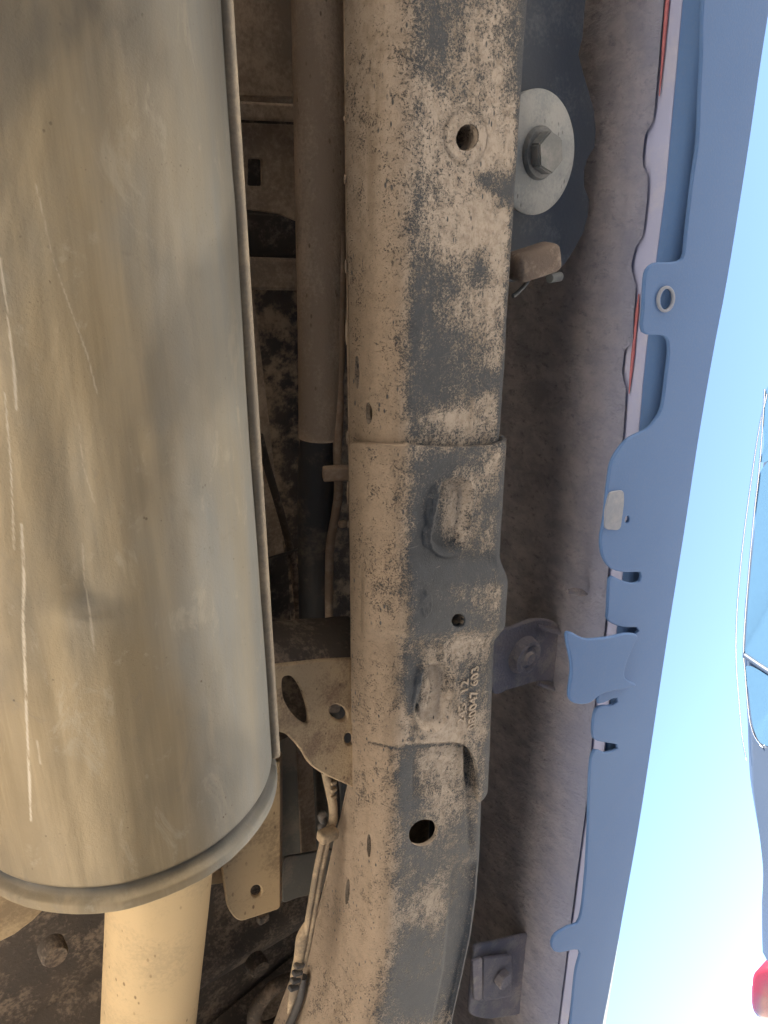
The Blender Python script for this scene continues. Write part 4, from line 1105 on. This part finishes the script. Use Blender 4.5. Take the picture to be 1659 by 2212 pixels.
# ------------------------------------------------------------------ parked car beyond the sill
def build_car():
    XS = 2.90                                             # door skin
    roof_px = [(1700, 640), (1659, 805), (1637, 897), (1609, 1097), (1583, 1310), (1581, 1417), (1589, 1517), (1597, 1618), (1604, 1686), (1626, 1880), (1629, 2040), (1634, 2100), (1640, 2146)]
    rp = np.array([hit_x(x, y, XS + .22 if y < 1700 else XS + .12) for x, y in roof_px])
    root = thing('parked_car', 'silver blue saloon parked alongside under the pale sky', 'car', (XS + .88, 1.4, 0))
    yr = rp[:, 1]; zr = rp[:, 2]
    ztop = zr[:3].max()
    # top line from front bumper to tail
    Yk = np.r_[-1.30, -1.22, -1.0, -0.5, -0.15, 0.15, yr[0] - .02 if yr[0] > .35 else .45, yr[1:], yr[-1] + .10, yr[-1] + .16]
    Zk = np.r_[0.55, 0.66, 0.78, 0.90, 0.98, 1.22, ztop - .02, zr[1:], zr[-1] - .18, zr[-1] - .5]
    o = np.argsort(Yk); Yk = Yk[o]; Zk = Zk[o]
    y = np.linspace(Yk[0], Yk[-1], 140)
    zt = np.interp(y, Yk, Zk)
    ker = np.exp(-np.linspace(-2, 2, 9) ** 2); ker /= ker.sum()
    zt = np.convolve(np.pad(zt, 4, 'edge'), ker, 'valid')
    belt = np.interp(y, [Yk[0], Yk[0] + .15, 0, 2.0, yr[-1] - .2, Yk[-1]], [.5, .68, .90, .98, 1.02, .6])
    belt = np.minimum(belt, zt - 0.015)
    plan = np.interp(y, [Yk[0], Yk[0] + .2, Yk[0] + .6, 1.0, yr[-1] - .5, yr[-1], Yk[-1]], [.28, .10, .02, 0, .02, .08, .30])
    CXm = XS + .88
    def section(i):
        b, t, pl = belt[i], zt[i], plan[i]
        g = min(1.0, max(0.0, (t - b) / .45))
        x0 = XS + pl
        half = [(x0 + .07, .22), (x0 + .02, .32), (x0, .55), (x0 + .005, .75), (x0 + .03, b - .03), (x0 + .06, b), (x0 + .07 + .02 * g, b + .02 * g + .004),
                (x0 + .09 + .12 * g, b + (t - b) * .82), (x0 + .14 + .12 * g, b + (t - b) * .95), (x0 + .24 + .14 * g, t), (CXm - .2, t + .02 * g + .008), (CXm, t + .025 * g + .01)]
        half = np.array(half)
        mir = half[::-1][1:].copy(); mir[:, 0] = 2 * CXm - mir[:, 0]
        return np.vstack([half, mir])
    P = np.array([[(q[0], y[i], q[1]) for q in section(i)] for i in range(len(y))])
    sheet('body', P, M['car'], root)
    for i in (0, -1):
        pymesh('bumper', P[i], [list(range(P.shape[1]))], M['car'], root, smooth=False)
    # side glass follows the greenhouse, 4 mm proud
    def glass_pt(px, py, push=.004):
        # march the ray to the greenhouse plane between belt and roof edge
        x = XS + .16
        for _ in range(30):
            w = hit_x(px, py, x)
            b = np.interp(w[1], y, belt); t = np.interp(w[1], y, zt)
            u = np.clip((w[2] - b) / max(t - b, .02), -.3, 1.2)
            g = min(1.0, max(0.0, (t - b) / .45))
            xa, xb = .07 + .02 * g, .09 + .12 * g
            x = XS + np.interp(w[1], y, plan) + xa + (xb - xa) * u / .82
        w = hit_x(px, py, x - push)
        return w
    def pane(name, px_pts, mat, push):
        L = spline(np.asarray(px_pts, float), 60, True) if len(px_pts) > 4 else np.asarray(px_pts, float)
        q = np.array([glass_pt(a, b, push) for a, b in L])
        c = q.mean(0)
        rings = [c + (q - c) * s for s in (1, .6, .25)]
        V = np.vstack(rings + [c[None]]); n = len(q); F = []
        for r in range(2):
            for i in range(n):
                j = (i + 1) % n; F.append((r * n + i, r * n + j, (r + 1) * n + j, (r + 1) * n + i))
        for i in range(n): F.append((2 * n + i, 2 * n + (i + 1) % n, 3 * n))
        return pymesh(name, V, F, mat, root)
    pane('window', [(1645, 1014), (1630, 1150), (1617, 1290), (1610, 1405), (1612, 1418), (1700, 1475), (1760, 1440), (1800, 1250), (1790, 1050), (1740, 960)], M['glass'], .005)
    pane('window', [(1613, 1438), (1618, 1500), (1624, 1555), (1632, 1585), (1648, 1608), (1690, 1610), (1745, 1560), (1740, 1510), (1690, 1478)], M['glass'], .005)
    pane('window', [(1662, 830), (1650, 960), (1648, 1000), (1740, 945), (1800, 900), (1790, 800)], M['glass'], .005)
    def strip(name, px_pts, r, mat, push=.006):
        q = np.array([glass_pt(a, b, push) for a, b in px_pts])
        tube(name, q, r, mat, root, seg=10, n=80)
    strip('window_trim', [(1652, 840), (1641, 1000), (1627, 1130), (1613, 1290), (1606, 1400), (1609, 1450), (1614, 1510), (1620, 1560), (1630, 1592), (1648, 1616)], .0035, M['chrome'])
    strip('roof_trim', [(1657, 850), (1640, 925), (1621, 1050), (1603, 1190), (1592, 1320), (1590, 1420), (1596, 1510), (1603, 1590), (1612, 1640)], .0035, M['chrome'], .004)
    strip('window_pillar', [(1609, 1415), (1650, 1443), (1700, 1473), (1760, 1500)], .014, M['car'], .004)
    # tail lamp wraps the rear corner
    L = spline(np.array([(1640, 2094), (1629, 2104), (1625, 2125), (1624, 2150), (1625, 2172), (1632, 2190), (1650, 2200), (1720, 2205), (1720, 2130), (1670, 2092)], float), 60, True)
    q = np.array([hit_x(a, b, XS + .105 + .05 * sstep(2130, 2240, b)) for a, b in L]); c = q.mean(0) + np.array([-.012, 0, 0])
    n = len(q); rings = [q + np.array([.12, 0, 0]), q, c + (q - c) * .85 + np.array([-.008, 0, 0]), c + (q - c) * .4 + np.array([-.008, 0, 0]), c[None]]
    V = np.vstack(rings); F = []
    for r in range(3):
        for i in range(n):
            j = (i + 1) % n; F.append((r * n + i, r * n + j, (r + 1) * n + j, (r + 1) * n + i))
    for i in range(n): F.append((3 * n + i, 3 * n + (i + 1) % n, 4 * n))
    pymesh('tail_light', V, F, M['taillight'], root)
    # curved white aerial with a tip
    ya = float(hit_x(1640, 2140, XS + .3)[1])
    ap = [hit_x(x, yy, XS + .30) for x, yy in ((1660, 2165), (1641, 2142), (1620, 2122), (1600, 2112), (1588, 2112), (1578, 2124), (1570, 2145), (1564, 2164))]
    tube('aerial', ap, .0075, M['white'], root, seg=12, n=80)
    tp = [hit_x(x, yy, XS + .30) for x, yy in ((1565, 2160), (1562, 2168), (1558, 2178))]
    tube('aerial_tip', tp, [.010, .016, .010], M['white'], root, seg=14, n=20)
    # wheels
    for yy in (-0.55, 2.75):
        for side in (0, 1):
            x = XS + .10 if side == 0 else 2 * CXm - XS - .10
            Mw = Matrix.Translation((x, yy, .30)) @ Matrix.Rotation(math.pi / 2 * (-1 if side == 0 else 1), 4, 'Y')
            wl = lathe('wheel', [(.19, .09), (.29, .09), (.315, .07), (.32, 0), (.315, -.07), (.29, -.09), (.19, -.09)], M['tyre'], root, Mw, 48)
            lathe('rim', [(0, .06), (.06, .06), (.10, .045), (.17, .06), (.195, .085), (.195, -.08)], M['chrome'], wl, Mw, 48)
    return root
build_car()
